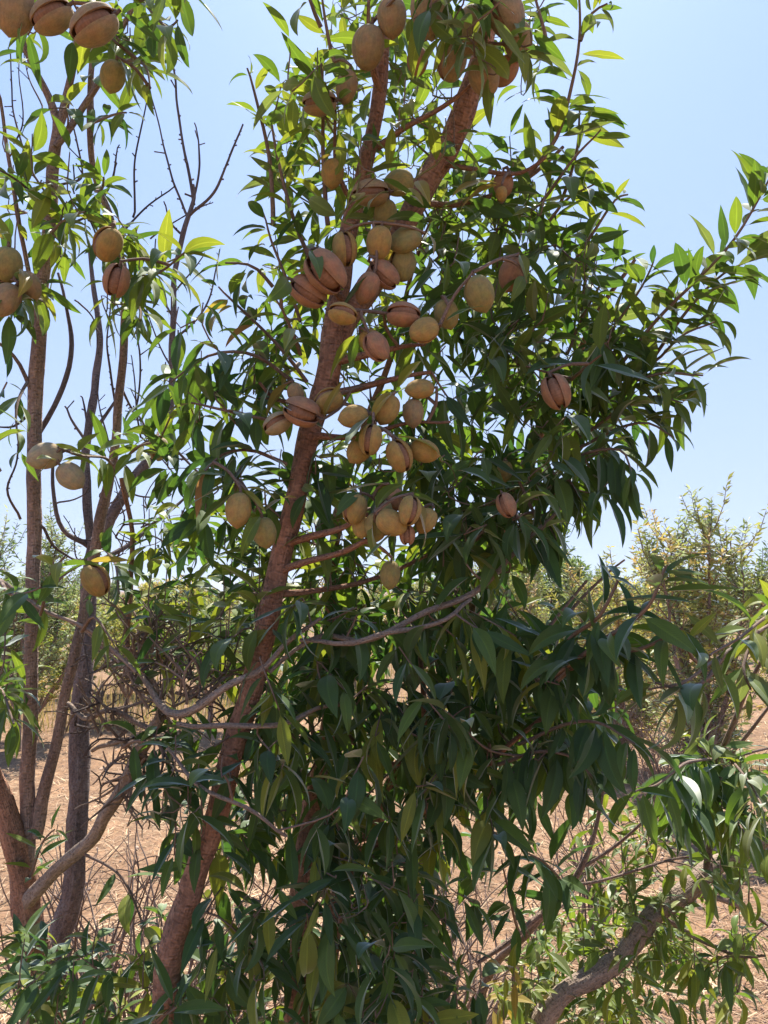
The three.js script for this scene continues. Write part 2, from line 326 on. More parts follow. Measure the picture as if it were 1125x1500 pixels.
// px, py, distance, radius in px, kind (c closed, s split, w wide split), tone, turn of the stalk in the picture (degrees from up, clockwise), yaw of the seam
function fruit(plant, [px, py, d, r, kind, tone, rot = 0, yaw = 0]) {
  const g = new THREE.Group(); g.name = 'almond_fruit';
  const c = W(px, py, d), toEye = V(0, EYE, 0).sub(c).normalize(), right = UPV.clone().cross(toEye).normalize(), up = toEye.clone().cross(right), a = rot * Math.PI / 180;
  const y = up.clone().multiplyScalar(Math.cos(a)).addScaledVector(right, Math.sin(a)).addScaledVector(toEye, rr(-0.25, 0.25)).normalize();
  let f = toEye.clone().addScaledVector(y, -toEye.dot(y)).normalize(), z = f.clone().cross(y).normalize();
  const b = yaw * Math.PI / 180 + (kind === 'c' ? Math.PI / 2 : 0), x = f.clone().multiplyScalar(Math.cos(b)).addScaledVector(z, Math.sin(b)).normalize(); z = x.clone().cross(y).normalize();
  const s = pxSize(r * rr(1.02, 1.12), project(c).z), m = new THREE.Matrix4().makeBasis(x.multiplyScalar(s), y.clone().multiplyScalar(s), z.multiplyScalar(s)); m.setPosition(c.clone().sub(plant.base));
  g.applyMatrix4(m);
  const put = (n, geo, mat) => { const k = new THREE.Mesh(geo, mat); k.name = n; g.add(k); return k; }, v = Math.floor(R() * 2);
  if (kind === 'c') put('hull', closedG[Math.floor(R() * 3)], HULLS[tone]);
  else { put('hull_half', halfG[kind][v][0], HULLS[tone]); put('hull_half', halfG[kind][v][1], HULLS[tone]); put('nut_shell', shellG[v], shellMat); g.userData.label = 'split almond hull with the brown nut shell showing'; }
  put('stalk', stalkG, M.twig);
  plant.root.add(g);
  if (R() < 0.75) for (let k = 0; k < (R() < 0.35 ? 2 : 1); k++) plant.leaf(c.clone().addScaledVector(y, s * 1.45), V(rr(-1, 1), rr(-0.9, 0.7), rr(-0.5, 0.9)).normalize(), rr(0.055, 0.085), [0, 2, 5, 1, 6]);
  const top = c.clone().addScaledVector(y, s * 1.4), q = plant.nearest(top, 0.4);
  if (q && q.p.distanceTo(top) > 0.004) { const mid = top.clone().lerp(q.p, 0.5).addScaledVector(y, 0.006), t = run([[q.p, 0.0028], [mid, 0.0024], [top, 0.002]], 0.015, 0.002); plant.twig(t.P, t.Q, M.twig); }
}

// ================================================================ THE SETTING
{
  const rings = [0], pos = [], idx = [], uv = [], na = 160;
  for (let r = 0.25; r < 5200; r *= r < 14 ? 1.028 : 1.12) rings.push(r);
  for (const r of rings) for (let k = 0; k <= na; k++) { const a = k / na * 2 * Math.PI, x = r * Math.sin(a), z = -r * Math.cos(a); pos.push(x, groundH(x, z) + (r < 14 ? 0.010 * noise(x * 9, z * 9, 3) + 0.008 * noise(x * 21, z * 21, 5) : 0), z); uv.push(x / 1.6, z / 1.6); }
  for (let i = 0; i < rings.length - 1; i++) for (let k = 0; k < na; k++) { const a = i * (na + 1) + k, b = a + na + 1; idx.push(a, a + 1, b, b, a + 1, b + 1); }
  const g = new THREE.BufferGeometry(); g.setAttribute('position', new THREE.Float32BufferAttribute(pos, 3)); g.setAttribute('uv', new THREE.Float32BufferAttribute(uv, 2)); g.setIndex(idx); g.computeVertexNormals();
  const q = rng(5), W2 = 1024, tint = new Float32Array(W2 * W2), hgt = new Float32Array(W2 * W2);
  for (let s = 0; s < 5200; s++) {   // dry straw fragments pressed into the soil
    let x = q() * W2, y = q() * W2; const a = q() * 6.28, L = 8 + q() * 34, up = q() < 0.7 ? 0.16 + 0.3 * q() : -0.14 - 0.15 * q();
    for (let t = 0; t < L; t++) { x += Math.cos(a + t * 0.01); y += Math.sin(a + t * 0.01); const o = ((y | 0) & (W2 - 1)) * W2 + ((x | 0) & (W2 - 1)); tint[o] = up; hgt[o] = Math.abs(up) * 0.8; }
  }
  const gm = dataTex(W2, W2, (u, v) => { const o = Math.round(v * W2) * W2 + Math.round(u * W2), n = 0.16 * pn(u, v, 9, 2) + 0.14 * pn(u, v, 40, 5) + 0.1 * pn(u, v, 120, 9), t = tint[o], k = 0.74 + n + t; return [k, k * (0.865 + 0.03 * t), k * (0.70 + 0.12 * t)]; });
  const gb = dataTex(W2, W2, (u, v) => { const o = Math.round(v * W2) * W2 + Math.round(u * W2), h = 0.45 + 0.2 * pn(u, v, 30, 5) + 0.2 * pn(u, v, 110, 9) + hgt[o]; return [h, h, h]; }, false);
  const m = new THREE.Mesh(g, new THREE.MeshStandardMaterial({ color: new THREE.Color(0.375, 0.285, 0.225), map: gm, bumpMap: gb, bumpScale: 0.012, roughness: 1 }));
  m.name = 'ground'; m.receiveShadow = true; tag(m, 'reddish tan orchard soil strewn with dry straw', 'ground', null, 'structure'); scene.add(m);
}
{ // far hills
  const pos = [], idx = [], n = 90, rows = 6;
  for (let i = 0; i <= n; i++) { const a = (i / n - 0.5) * 2.4, h = 28 + 42 * Math.max(0, noise(a * 3.1, 1.7, 0.4) + 0.35) + 12 * noise(a * 13, 4, 2) + 26 * Math.exp(-Math.pow((a + 0.36) / 0.16, 2));
    for (let j = 0; j <= rows; j++) { const t = j / rows, r = 3000 + 900 * t; pos.push(r * Math.sin(a), -6 + h * Math.sin(t * Math.PI / 2) * (1 + 0.15 * noise(a * 30, t * 4, 1)), -r * Math.cos(a)); } }
  for (let i = 0; i < n; i++) for (let j = 0; j < rows; j++) { const a = i * (rows + 1) + j, b = a + rows + 1; idx.push(a, b, a + 1, b, b + 1, a + 1); }
  const g = new THREE.BufferGeometry(); g.setAttribute('position', new THREE.Float32BufferAttribute(pos, 3)); g.setIndex(idx); g.computeVertexNormals();
  const m = new THREE.Mesh(g, new THREE.MeshStandardMaterial({ color: new THREE.Color(0.24, 0.22, 0.19), roughness: 1, side: THREE.DoubleSide })); m.name = 'hills'; tag(m, 'low bluish hills along the horizon', 'hills', null, 'structure'); scene.add(m);
}
scene.fog = new THREE.FogExp2(new THREE.Color(0.78, 0.86, 1.0), 0.00030);

// ---------------------------------------------------------------- orchard trees further off
function farLeafGeometry() { // two folded halves
  const g = new THREE.BufferGeometry(); g.setAttribute('position', new THREE.Float32BufferAttribute([0, 0, 0, 0.42, -0.02, 0.14, 0.5, 0.0 - 0.06, 0, 0.42, -0.02, -0.14, 1, -0.16, 0], 3));
  g.setIndex([0, 1, 2, 0, 2, 3, 2, 1, 4, 2, 4, 3]); g.computeVertexNormals(); return g;
}
const FLG = farLeafGeometry();
function orchardTree(seed, H, RAD, nShoot, leafLen, tones, label, group, opt = {}) {
  const keep = R; R = rng(seed);
  const root = new THREE.Group(); root.name = numbered(opt.name || 'orchard_tree'); tag(root, label, 'tree', group);
  const limbs = [], fork = H * (opt.fork ?? 0.16), pos = [], nor = [], col = [], idx = [], twigs = [];
  const trunk = run([[V(0, -0.05, 0), 0.05 * H / 2.2], [V(rr(-.02, .02), fork * 0.5, 0), 0.04 * H / 2.2], [V(rr(-.03, .03), fork, rr(-.03, .03)), 0.037 * H / 2.2]], 0.08, 0.006);
  const add = (n, g, m) => { const k = new THREE.Mesh(g, m); k.name = n; root.add(k); return k; };
  add('trunk', tube(trunk.P, trunk.Q, 8, 0.08, seed), M.greyBark);
  const nl = 7; const tops = [];
  for (let i = 0; i < nl; i++) {
    const a = i / nl * 6.28 + rr(-.3, .3), out = RAD * rr(0.4, 0.85), h = H * rr(0.6, 0.92), s = trunk.P[trunk.P.length - 1];
    const r = run([[s, 0.026 * H / 2.2], [V(Math.cos(a) * out * 0.45, fork + (h - fork) * 0.35, Math.sin(a) * out * 0.45), 0.018 * H / 2.2], [V(Math.cos(a) * out * 0.8, fork + (h - fork) * 0.72, Math.sin(a) * out * 0.8), 0.010 * H / 2.2], [V(Math.cos(a) * out, h, Math.sin(a) * out), 0.004]], 0.07, 0.02);
    add('limb', tube(r.P, r.Q, 6, 0.06, seed + i), M.greyBark); limbs.push(r);
  }
  const leaf = (p, dir, L, t) => {
    const side = dir.clone().cross(Math.abs(dir.y) > 0.97 ? V(1, 0, 0) : UPV).normalize(), up = side.clone().cross(dir), a = rr(-1.4, 1.4), y = up.multiplyScalar(Math.cos(a)).addScaledVector(side, Math.sin(a)), z = dir.clone().cross(y), b = pos.length / 3, P = FLG.attributes.position, j = rr(0.8, 1.2);
    for (let i = 0; i < P.count; i++) { const q = p.clone().addScaledVector(dir, P.getX(i) * L).addScaledVector(y, P.getY(i) * L).addScaledVector(z, P.getZ(i) * L); pos.push(q.x, q.y, q.z); nor.push(y.x, y.y, y.z); col.push(t[0] * j, t[1] * j, t[2] * j); }
    for (const i of FLG.index.array) idx.push(b + i);
  };
  for (let s = 0; s < nShoot; s++) {
    const lb = limbs[Math.floor(R() * nl)], k = Math.floor((opt.low ? 0.05 + 0.95 * R() : 0.12 + 0.88 * Math.sqrt(R())) * (lb.P.length - 1)), p = lb.P[k], a = R() * 6.28, L = rr(0.22, 0.55) * H / 2.4 * (opt.long || 1);
    const low = k / lb.P.length, dir = V(Math.cos(a) * rr(0.4, 1.2), rr(-0.2, 1.3) * (0.5 + low), Math.sin(a) * rr(0.4, 1.2)).normalize();
    const bend = V(dir.x * 0.6, dir.y + 0.5, dir.z * 0.6).normalize(), q = [p.clone(), p.clone().addScaledVector(dir, L * 0.5), p.clone().addScaledVector(dir, L * 0.5).addScaledVector(bend, L * 0.5)];
    if (q[2].y < 0.1) continue;
    const r = run([[q[0], 0.005], [q[1], 0.0035], [q[2], 0.0018]], L / 9); twigs.push(tube(r.P.filter((_, i) => i % 3 === 0), r.Q.filter((_, i) => i % 3 === 0), 4, 0, s));
    const t = tones[Math.floor(R() * tones.length)], bare = opt.bare && R() < opt.bare; if (bare) continue;
    for (let i = 1; i < r.P.length; i++) for (let m = 0; m < (opt.per || 4); m++) { const b = R() * 6.28; leaf(r.P[i].clone().lerp(r.P[i - 1], R()), V(Math.cos(b), rr(-0.5, 1.0), Math.sin(b)).addScaledVector(dir, 0.5).normalize(), leafLen * rr(0.6, 1.15), t); }
  }
  const g = new THREE.BufferGeometry(); g.setAttribute('position', new THREE.Float32BufferAttribute(pos, 3)); g.setAttribute('normal', new THREE.Float32BufferAttribute(nor, 3)); g.setAttribute('color', new THREE.Float32BufferAttribute(col, 3)); g.setIndex(idx);
  const tw = add('twigs', mergeGeometries(twigs), M.twig); tw.userData.kind = 'stuff';
  const cr = add('crown', g, farLeaf); shade(root); scene.add(root); R = keep; return root;
}
const FT = { green: [[0.19, 0.27, 0.06], [0.15, 0.22, 0.05], [0.25, 0.31, 0.08]], yellow: [[0.46, 0.42, 0.08], [0.36, 0.36, 0.07], [0.50, 0.36, 0.10], [0.30, 0.33, 0.08]], olive: [[0.26, 0.30, 0.075], [0.34, 0.34, 0.08], [0.21, 0.26, 0.06]], dry: [[0.52, 0.38, 0.16], [0.44, 0.35, 0.12]], pale: [[0.38, 0.42, 0.19], [0.31, 0.37, 0.15]] };
function plantAt(o, px, d, turn = 0, s = 1) { const p = W(px, 865, d); o.position.set(p.x, groundH(p.x, p.z), p.z); o.rotation.y = turn; o.scale.setScalar(s); return o; }
plantAt(orchardTree(101, 2.3, 0.45, 300, 0.062, [...FT.pale, ...FT.olive, ...FT.yellow], 'tall olive green almond tree with wispy top behind the low leafy branches', null, { low: 1, fork: 0.1 }), 1020, 5.6);
plantAt(orchardTree(102, 2.0, 0.65, 280, 0.062, [...FT.yellow, ...FT.yellow, ...FT.olive], 'yellowing bushy almond tree beside the tall wispy one', null, { low: 1, fork: 0.08 }), 905, 7.0, 1);
plantAt(orchardTree(103, 1.9, 0.8, 240, 0.062, FT.green, 'dark green almond tree half hidden at the end of the nearest row'), 1165, 7.6, 2);
plantAt(orchardTree(104, 1.75, 0.7, 240, 0.06, [...FT.yellow, ...FT.dry], 'golden dry-leaved almond tree between the trunk and the yellowing tree', null, { low: 1, fork: 0.08 }), 815, 8.6, 0.4);
plantAt(orchardTree(105, 2.2, 0.6, 260, 0.062, FT.olive, 'olive green almond tree standing close behind the right-hand stem', null), 742, 9.2, 3);
plantAt(orchardTree(106, 2.25, 0.5, 260, 0.062, [...FT.pale, ...FT.green], 'upright pale green almond tree past the leaning left tree'), 35, 7.6, 1.4);
plantAt(orchardTree(107, 1.55, 0.85, 320, 0.06, [...FT.yellow, ...FT.olive, [0.46, 0.48, 0.06], [0.40, 0.44, 0.06]], 'low yellow-green almond bush between the grey trunks'), 190, 9.4, 2.2);
plantAt(orchardTree(108, 1.5, 0.8, 280, 0.06, [...FT.yellow, ...FT.olive, [0.46, 0.48, 0.06], [0.40, 0.44, 0.06]], 'low yellow-green almond bush left of the thin pink stems'), 60, 8.2, 4.2);
plantAt(orchardTree(109, 1.6, 0.8, 260, 0.06, [...FT.olive, ...FT.green], 'green almond bush behind the broken grey branch'), 310, 8.8, 0.9);
const LOW = 'low yellow-green almond bush in the hedge-like row behind the trunks';
[[-20, 10.6, 131, 1.5], [120, 11.2, 132, 1.45], [255, 11.8, 133, 1.5], [380, 12, 134, 1.6], [520, 12.5, 135, 1.7], [655, 11.5, 136, 1.6], [770, 10.4, 137, 1.35], [860, 11.2, 138, 1.5]].forEach(([px, d, sd, h]) => plantAt(orchardTree(sd, h, 0.9, 240, 0.075, [...FT.yellow, ...FT.olive], LOW, 'bushes of the row behind the trunks', { name: 'orchard_bush', fork: 0.06, per: 5 }), px, d, sd));
{
  const kinds = [orchardTree(120, 2.1, 1.0, 190, 0.10, FT.olive, 'small olive green tree in the distant orchard rows', 'distant orchard trees', { per: 5 }), orchardTree(121, 1.9, 1.0, 190, 0.10, FT.yellow, 'small yellow tree in the distant orchard rows', 'distant orchard trees', { per: 5 }), orchardTree(122, 2.2, 1.0, 190, 0.10, FT.green, 'small green tree in the distant orchard rows', 'distant orchard trees', { per: 5 })];
  const q = rng(66); let n = 0;
  for (const [d, gap] of [[13, 200], [18, 150], [25, 105], [35, 76], [52, 52]]) for (let px = -30 + q() * gap; px < 1180; px += gap * (0.8 + 0.4 * q())) {
    if (px > 330 && px < 640 && d < 30) continue;
    const k = Math.floor(q() * 3), o = n < 3 ? kinds[n] : kinds[k].clone(); if (n >= 3) { o.name = numbered('orchard_tree'); scene.add(o); } n++;
    plantAt(o, px, d * (0.93 + 0.14 * q()), q() * 6.28, 0.82 + 0.3 * q());
  }
}

// ---------------------------------------------------------------- litter, dry grass, clods
{
  const q = rng(33), m4 = new THREE.Matrix4(), e = new THREE.Euler(), qt = new THREE.Quaternion(), c = new THREE.Color();
  const blade = new THREE.BufferGeometry(); blade.setAttribute('position', new THREE.Float32BufferAttribute([-0.5, 0, -0.012, -0.5, 0, 0.012, 0, 0.03, -0.016, 0, 0.03, 0.016, 0.5, 0.0, 0], 3)); blade.setIndex([0, 1, 2, 2, 1, 3, 2, 3, 4]); blade.computeVertexNormals();
  const n = 70000, straw = new THREE.InstancedMesh(blade, new THREE.MeshStandardMaterial({ roughness: 0.9, side: THREE.DoubleSide }), n);
  for (let i = 0; i < n; i++) { const d = 2.2 + 12 * Math.pow(q(), 1.7), x = (q() - 0.5) * 1.25 * d, L = 0.03 + 0.14 * q() * q(), clump = noise(x * 1.5, d * 1.5, 7); qt.setFromEuler(e.set((q() - .5) * 0.5, q() * 6.28, (q() - .5) * 0.5 * (clump > 0.1 ? 1.6 : 0.6)));
    m4.compose(V(x, groundH(x, -d) + 0.012 + 0.012 * q(), -d), qt, V(L, L, L * (0.8 + q()))); straw.setMatrixAt(i, m4); const k = (0.62 + 0.5 * q()) * (clump > 0.05 ? 0.8 : 1), t = Math.min(1, q() + (clump > 0.05 ? 0.35 : 0)); straw.setColorAt(i, c.setRGB(k * (0.60 - 0.26 * t), k * (0.45 - 0.26 * t), k * (0.26 - 0.15 * t))); }
  straw.name = 'straw_litter'; straw.castShadow = straw.receiveShadow = true; tag(straw, 'dry straw and fallen leaf litter over the soil', 'litter', null, 'stuff'); scene.add(straw);
  const bl = new THREE.BufferGeometry(); bl.setAttribute('position', new THREE.Float32BufferAttribute([-0.02, 0, 0, 0.02, 0, 0, -0.012, 0.6, 0.06, 0.014, 0.6, 0.06, 0.01, 1, 0.22], 3)); bl.setIndex([0, 1, 2, 2, 1, 3, 2, 3, 4]); bl.computeVertexNormals();
  const gn = 30000, grass = new THREE.InstancedMesh(bl, new THREE.MeshPhysicalMaterial({ roughness: 1, transmission: 0.35, thickness: 0, side: THREE.DoubleSide }), gn);
  for (let i = 0; i < gn; i++) { let d, x, t = 0; do { d = 6.5 + 34 * Math.pow(q(), 1.5); x = (q() - 0.5) * 1.3 * d; } while (noise(x * 0.35, d * 0.35, 2) < 0.0 && t++ < 6); const L = (0.10 + 0.32 * q() * q()) * (d > 8 ? 1.1 : 0.6);
    qt.setFromEuler(e.set((q() - .5) * 0.7, q() * 6.28, (q() - .5) * 0.7)); m4.compose(V(x, groundH(x, -d) - 0.005, -d), qt, V(L, L, L)); grass.setMatrixAt(i, m4); const k = 0.75 + 0.5 * q(), g = q() < 0.25; grass.setColorAt(i, g ? c.setRGB(0.2 * k, 0.24 * k, 0.06 * k) : c.setRGB(0.5 * k, 0.37 * k, 0.13 * k)); }
  grass.name = 'dry_grass'; grass.castShadow = grass.receiveShadow = true; tag(grass, 'thin golden dry grass between the orchard rows', 'grass', null, 'stuff'); scene.add(grass);
  const cl = new THREE.IcosahedronGeometry(1, 1); { const p = cl.attributes.position; for (let i = 0; i < p.count; i++) { const k = 1 + 0.35 * noise(p.getX(i) * 1.9 + 5, p.getY(i) * 1.9, p.getZ(i) * 1.9); p.setXYZ(i, p.getX(i) * k, p.getY(i) * k * 0.6, p.getZ(i) * k); } cl.computeVertexNormals(); }
  const cn = 3800, clods = new THREE.InstancedMesh(cl, new THREE.MeshStandardMaterial({ roughness: 1 }), cn);
  for (let i = 0; i < cn; i++) { const d = 2.2 + 10 * Math.pow(q(), 1.6), x = (q() - 0.5) * 1.25 * d, s = 0.004 + 0.013 * Math.pow(q(), 4); qt.setFromEuler(e.set(q() * 6, q() * 6, q() * 6)); m4.compose(V(x, groundH(x, -d) + s * 0.2 + 0.004, -d), qt, V(s, s, s)); clods.setMatrixAt(i, m4); const k = 0.8 + 0.4 * q(); clods.setColorAt(i, c.setRGB(0.46 * k, 0.32 * k, 0.22 * k)); }
  clods.name = 'soil_clods'; clods.castShadow = clods.receiveShadow = true; tag(clods, 'small reddish clods and pebbles on the soil', 'clods', null, 'stuff'); scene.add(clods);
}

// ================================================================ MAIN ALMOND TREE
const baseAt = (px, py, d) => { const p = W(px, py, d); return V(p.x, groundH(p.x, p.z), p.z); };
{
  R = rng(2024);
  const t = new Plant('almond_tree', baseAt(330, 1500, 1.3), 'leafy almond tree full of fruit with leaning reddish trunk', 'tree');
  const L = (st, m = M.redBark, o) => t.limb('branch', st, m, null, o);
  t.limb('trunk', [[245, 1430, 1.24, 38], [280, 1300, 1.22, 34], [318, 1190, 1.21, 33], [345, 1090, 1.2, 33], [375, 985, 1.19, 33], [398, 890, 1.18, 32], [418, 790, 1.17, 31], [440, 700, 1.17, 31], [462, 610, 1.16, 33], [478, 550, 1.15, 38], [488, 490, 1.15, 33], [500, 420, 1.14, 29], [513, 340, 1.13, 28], [530, 255, 1.12, 24], [547, 185, 1.1, 23], [560, 110, 1.08, 21], [566, 60, 1.06, 17], [578, -60, 1.03, 12], [590, -220, 1.0, 5]], M.redBark, null, { toGround: 1 });
  L([[482, 530, 1.155, 34], [510, 470, 1.17, 36], [548, 410, 1.18, 34], [588, 345, 1.18, 34], [622, 280, 1.17, 36], [655, 215, 1.15, 36], [682, 155, 1.12, 36], [702, 90, 1.09, 30], [716, 10, 1.05, 24], [730, -120, 1.0, 12]]);
  // inner and rear stems from the same foot
  L([[440, 1420, 1.42, 34], [440, 1300, 1.43, 30], [455, 1190, 1.44, 26], [480, 1080, 1.45, 24], [490, 960, 1.45, 20], [484, 860, 1.44, 18], [500, 720, 1.42, 14], [560, 560, 1.4, 10], [600, 420, 1.36, 7], [640, 300, 1.3, 4]], M.redBark, { toGround: 1, off: 0.04 });
  L([[480, 1400, 1.5, 30], [500, 1300, 1.52, 26], [560, 1180, 1.54, 24], [630, 1040, 1.55, 22], [690, 900, 1.54, 22], [722, 810, 1.52, 19], [770, 680, 1.48, 15], [830, 560, 1.42, 11], [880, 450, 1.38, 8], [930, 380, 1.35, 5]], M.redBark, { toGround: 1, off: 0.08 });
  L([[445, 1290, 1.43, 18], [490, 1255, 1.4, 16], [560, 1230, 1.36, 12], [660, 1160, 1.32, 9], [760, 1080, 1.25, 7], [840, 1010, 1.2, 5]]);
  L([[620, 1080, 1.4, 9], [620, 1010, 1.38, 8], [616, 950, 1.36, 7], [625, 880, 1.34, 5]]);
  L([[500, 1060, 1.40, 8], [530, 1095, 1.37, 8], [575, 1120, 1.34, 7], [650, 1110, 1.3, 5], [720, 1120, 1.25, 4]]);
  L([[452, 1010, 1.38, 8], [455, 1060, 1.36, 8], [468, 1105, 1.35, 6]]);
  // side branches off the trunk carrying the fruit
  L([[412, 838, 1.17, 12], [455, 822, 1.13, 10], [505, 806, 1.09, 9], [545, 790, 1.06, 7], [600, 778, 1.05, 5]]);
  L([[418, 800, 1.17, 12], [455, 787, 1.14, 11], [500, 772, 1.1, 9], [535, 755, 1.08, 7], [620, 745, 1.06, 4]]);
  L([[404, 872, 1.18, 13], [450, 868, 1.2, 9], [520, 853, 1.24, 7], [600, 828, 1.28, 6], [660, 800, 1.3, 4]]);
  L([[470, 580, 1.155, 14], [520, 568, 1.12, 11], [580, 556, 1.09, 8], [632, 545, 1.08, 6]]);
  L([[482, 530, 1.15, 16], [530, 520, 1.12, 12], [575, 512, 1.1, 8], [620, 505, 1.08, 5]]);
  L([[458, 640, 1.16, 12], [500, 640, 1.13, 9], [550, 632, 1.1, 7], [610, 620, 1.07, 5], [660, 618, 1.06, 4]]);
  L([[470, 600, 1.15, 10], [440, 590, 1.12, 8], [405, 585, 1.1, 6], [380, 560, 1.08, 4]]);
  L([[505, 440, 1.14, 10], [490, 425, 1.11, 8], [470, 400, 1.08, 6]]);
  L([[520, 300, 1.13, 10], [500, 270, 1.1, 8], [488, 225, 1.07, 6], [490, 150, 1.05, 5], [475, 120, 1.04, 4]]);
  L([[553, 215, 1.11, 12], [590, 190, 1.08, 9], [640, 160, 1.05, 7], [680, 130, 1.02, 6], [730, 85, 1.0, 4]]);
  L([[556, 130, 1.08, 14], [548, 100, 1.06, 12], [545, 60, 1.04, 8], [540, 0, 1.02, 5]]);
  L([[610, 300, 1.17, 12], [660, 300, 1.2, 9], [720, 285, 1.22, 8], [775, 260, 1.24, 7], [825, 215, 1.24, 5]]);
  L([[640, 240, 1.16, 10], [700, 250, 1.12, 8], [760, 255, 1.1, 6], [800, 230, 1.08, 5]]);
  // twiggy grey dead wood crossing the trunk
  L([[205, 985, 1.22, 7], [250, 1042, 1.16, 12], [290, 1030, 1.13, 13], [335, 1003, 1.12, 11], [390, 978, 1.12, 9], [425, 940, 1.12, 7], [470, 905, 1.12, 6]], M.paleBark);
  L([[395, 985, 1.13, 6], [470, 935, 1.14, 8], [530, 935, 1.13, 9], [580, 922, 1.12, 9], [640, 895, 1.12, 9], [700, 868, 1.13, 9], [765, 800, 1.15, 7], [830, 735, 1.18, 5]], M.paleBark);
  L([[440, 938, 1.13, 6], [510, 940, 1.1, 8], [560, 930, 1.1, 9], [615, 924, 1.1, 8], [660, 905, 1.1, 7], [690, 878, 1.12, 5]], M.paleBark);
  L([[260, 1060, 1.15, 7], [330, 1062, 1.12, 8], [410, 1062, 1.12, 8], [470, 1040, 1.15, 6], [520, 1030, 1.2, 4]], M.paleBark);
  L([[245, 1095, 1.1, 5], [300, 1160, 1.08, 6], [360, 1190, 1.07, 6], [420, 1225, 1.08, 4]], M.paleBark);
  for (const s of [[[860, 850, 1.3, 4], [820, 900, 1.3, 5], [770, 965, 1.3, 5]], [[915, 820, 1.35, 3], [850, 880, 1.34, 5], [790, 960, 1.33, 6], [740, 1010, 1.33, 6]]]) L(s, M.twig);

  // --- fruit
  const FR = [
    [540, 70, 1.02, 25, 'c', 'b', 10, 10], [632, 14, 0.95, 30, 'c', 'b', 0, 0], [690, 45, 1.0, 27, 'c', 'b', 20, 30], [742, 20, 0.97, 27, 's', 'b', -20, 30], [662, 90, 1.04, 22, 's', 'b', 10, 50], [612, 90, 1.05, 15, 'c', 'r', 0, 0], [710, 112, 1.0, 23, 'c', 'b', -15, 0], [742, 104, 1.03, 17, 'c', 'r', 30, 0], [575, 25, 1.0, 22, 'c', 'b', 0, 0], [760, 60, 1.0, 20, 'c', 'b', 0, 0],
    [508, 127, 1.04, 19, 'c', 'b', 12, 60], [468, 151, 1.03, 20, 's', 'b', 80, 10], [488, 254, 1.06, 17, 'c', 'o', 5, 0], [543, 283, 1.05, 21, 's', 'b', 85, 8], [584, 269, 1.06, 19, 'c', 'g', 80, 0], [563, 316, 1.07, 19, 'c', 'g', 15, 0],
    [505, 365, 1.04, 20, 's', 'o', -8, -20], [478, 398, 1.01, 27, 'w', 'r', -42, 18], [452, 427, 1.03, 22, 's', 'r', -58, 12], [556, 356, 1.03, 19, 'c', 'o', 8, 15], [594, 352, 1.05, 19, 'c', 'g', 70, 40], [590, 388, 1.07, 19, 's', 'g', 5, 60], [538, 422, 1.04, 19, 'c', 'r', 25, 50], [563, 402, 1.05, 20, 's', 'r', -50, 15],
    [591, 461, 1.03, 20, 's', 'r', -85, -25], [502, 460, 1.0, 17, 's', 'o', -75, -30], [621, 484, 1.02, 18, 's', 'o', 70, -70], [552, 508, 1.02, 18, 's', 'r', -30, 40], [545, 500, 1.04, 16, 'c', 'o', -50, 0], [703, 430, 1.03, 21, 'c', 'g', -18, 20], [655, 460, 1.05, 18, 'c', 'g', -15, 0], [750, 402, 1.08, 19, 'c', 'r', 20, 30], [762, 416, 1.06, 9, 's', 'r', 30, 0], [738, 270, 1.12, 14, 'c', 'r', 0, 0], [735, 284, 1.1, 9, 'c', 'o', 0, 0],
    [615, 570, 1.05, 17, 'c', 'o', 85, 60], [606, 605, 1.06, 17, 'c', 'b', 0, 30], [481, 588, 1.06, 18, 's', 'o', 60, 55], [442, 603, 1.05, 22, 'w', 'r', 110, -12], [406, 621, 1.07, 17, 's', 'k', 60, 20], [434, 576, 1.08, 13, 'c', 'b', -20, 0], [518, 611, 1.03, 18, 'c', 'o', 80, 0], [567, 600, 1.04, 18, 'c', 'o', 25, 0], [543, 644, 1.02, 19, 's', 'o', 8, 15], [527, 660, 1.05, 18, 'c', 'o', 40, 0], [585, 668, 1.03, 20, 's', 'o', -20, -30], [622, 660, 1.04, 17, 'c', 'o', -70, 20],
    [520, 746, 1.04, 17, 's', 'o', 20, 50], [530, 772, 1.05, 13, 'c', 'o', 0, 0], [578, 728, 1.05, 14, 'c', 'r', -20, 0], [574, 765, 1.01, 19, 'c', 'o', -60, 0], [600, 748, 1.0, 18, 's', 'o', 10, -25], [624, 763, 1.03, 15, 'c', 'o', 30, 0], [597, 784, 1.02, 12, 'w', 'r', 0, 5], [551, 772, 1.04, 17, 'c', 'g', 0, 30], [562, 750, 1.04, 14, 's', 'g', 10, 30], [572, 842, 1.1, 16, 'c', 'g', 5, 50],
    [815, 574, 1.08, 21, 'w', 'r', -20, 0], [742, 740, 1.1, 15, 's', 'r', -20, 20], [350, 747, 1.05, 20, 'c', 'o', 5, 30], [388, 780, 1.07, 19, 'c', 'g', -10, 20], [740, 690, 1.2, 12, 'c', 'g', 0, 0],
  ];

  // --- traced shoots
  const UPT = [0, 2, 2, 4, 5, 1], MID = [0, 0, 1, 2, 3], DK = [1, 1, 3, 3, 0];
  const S = (st, o) => t.shoot(st, o);
  // right edge of the top: tall shoot
  S([[770, 260, 1.18], [815, 200, 1.15], [838, 120, 1.12], [850, 40, 1.1], [848, -40, 1.08]], { tones: UPT, len: 0.088, gap: 0.012, droop: 0.2, r0: 0.004, r1: 0.0015 });
  S([[850, 60, 1.1], [868, 20, 1.09], [890, 5, 1.08]], { tones: UPT, len: 0.05, gap: 0.012 });
  S([[820, 300, 1.2], [845, 215, 1.18], [850, 150, 1.16]], { tones: UPT, len: 0.095, gap: 0.012, droop: 0.2, fwd: 0.3 });
  S([[790, 300, 1.2], [840, 230, 1.17], [880, 190, 1.15]], { tones: UPT, len: 0.075, gap: 0.02 });
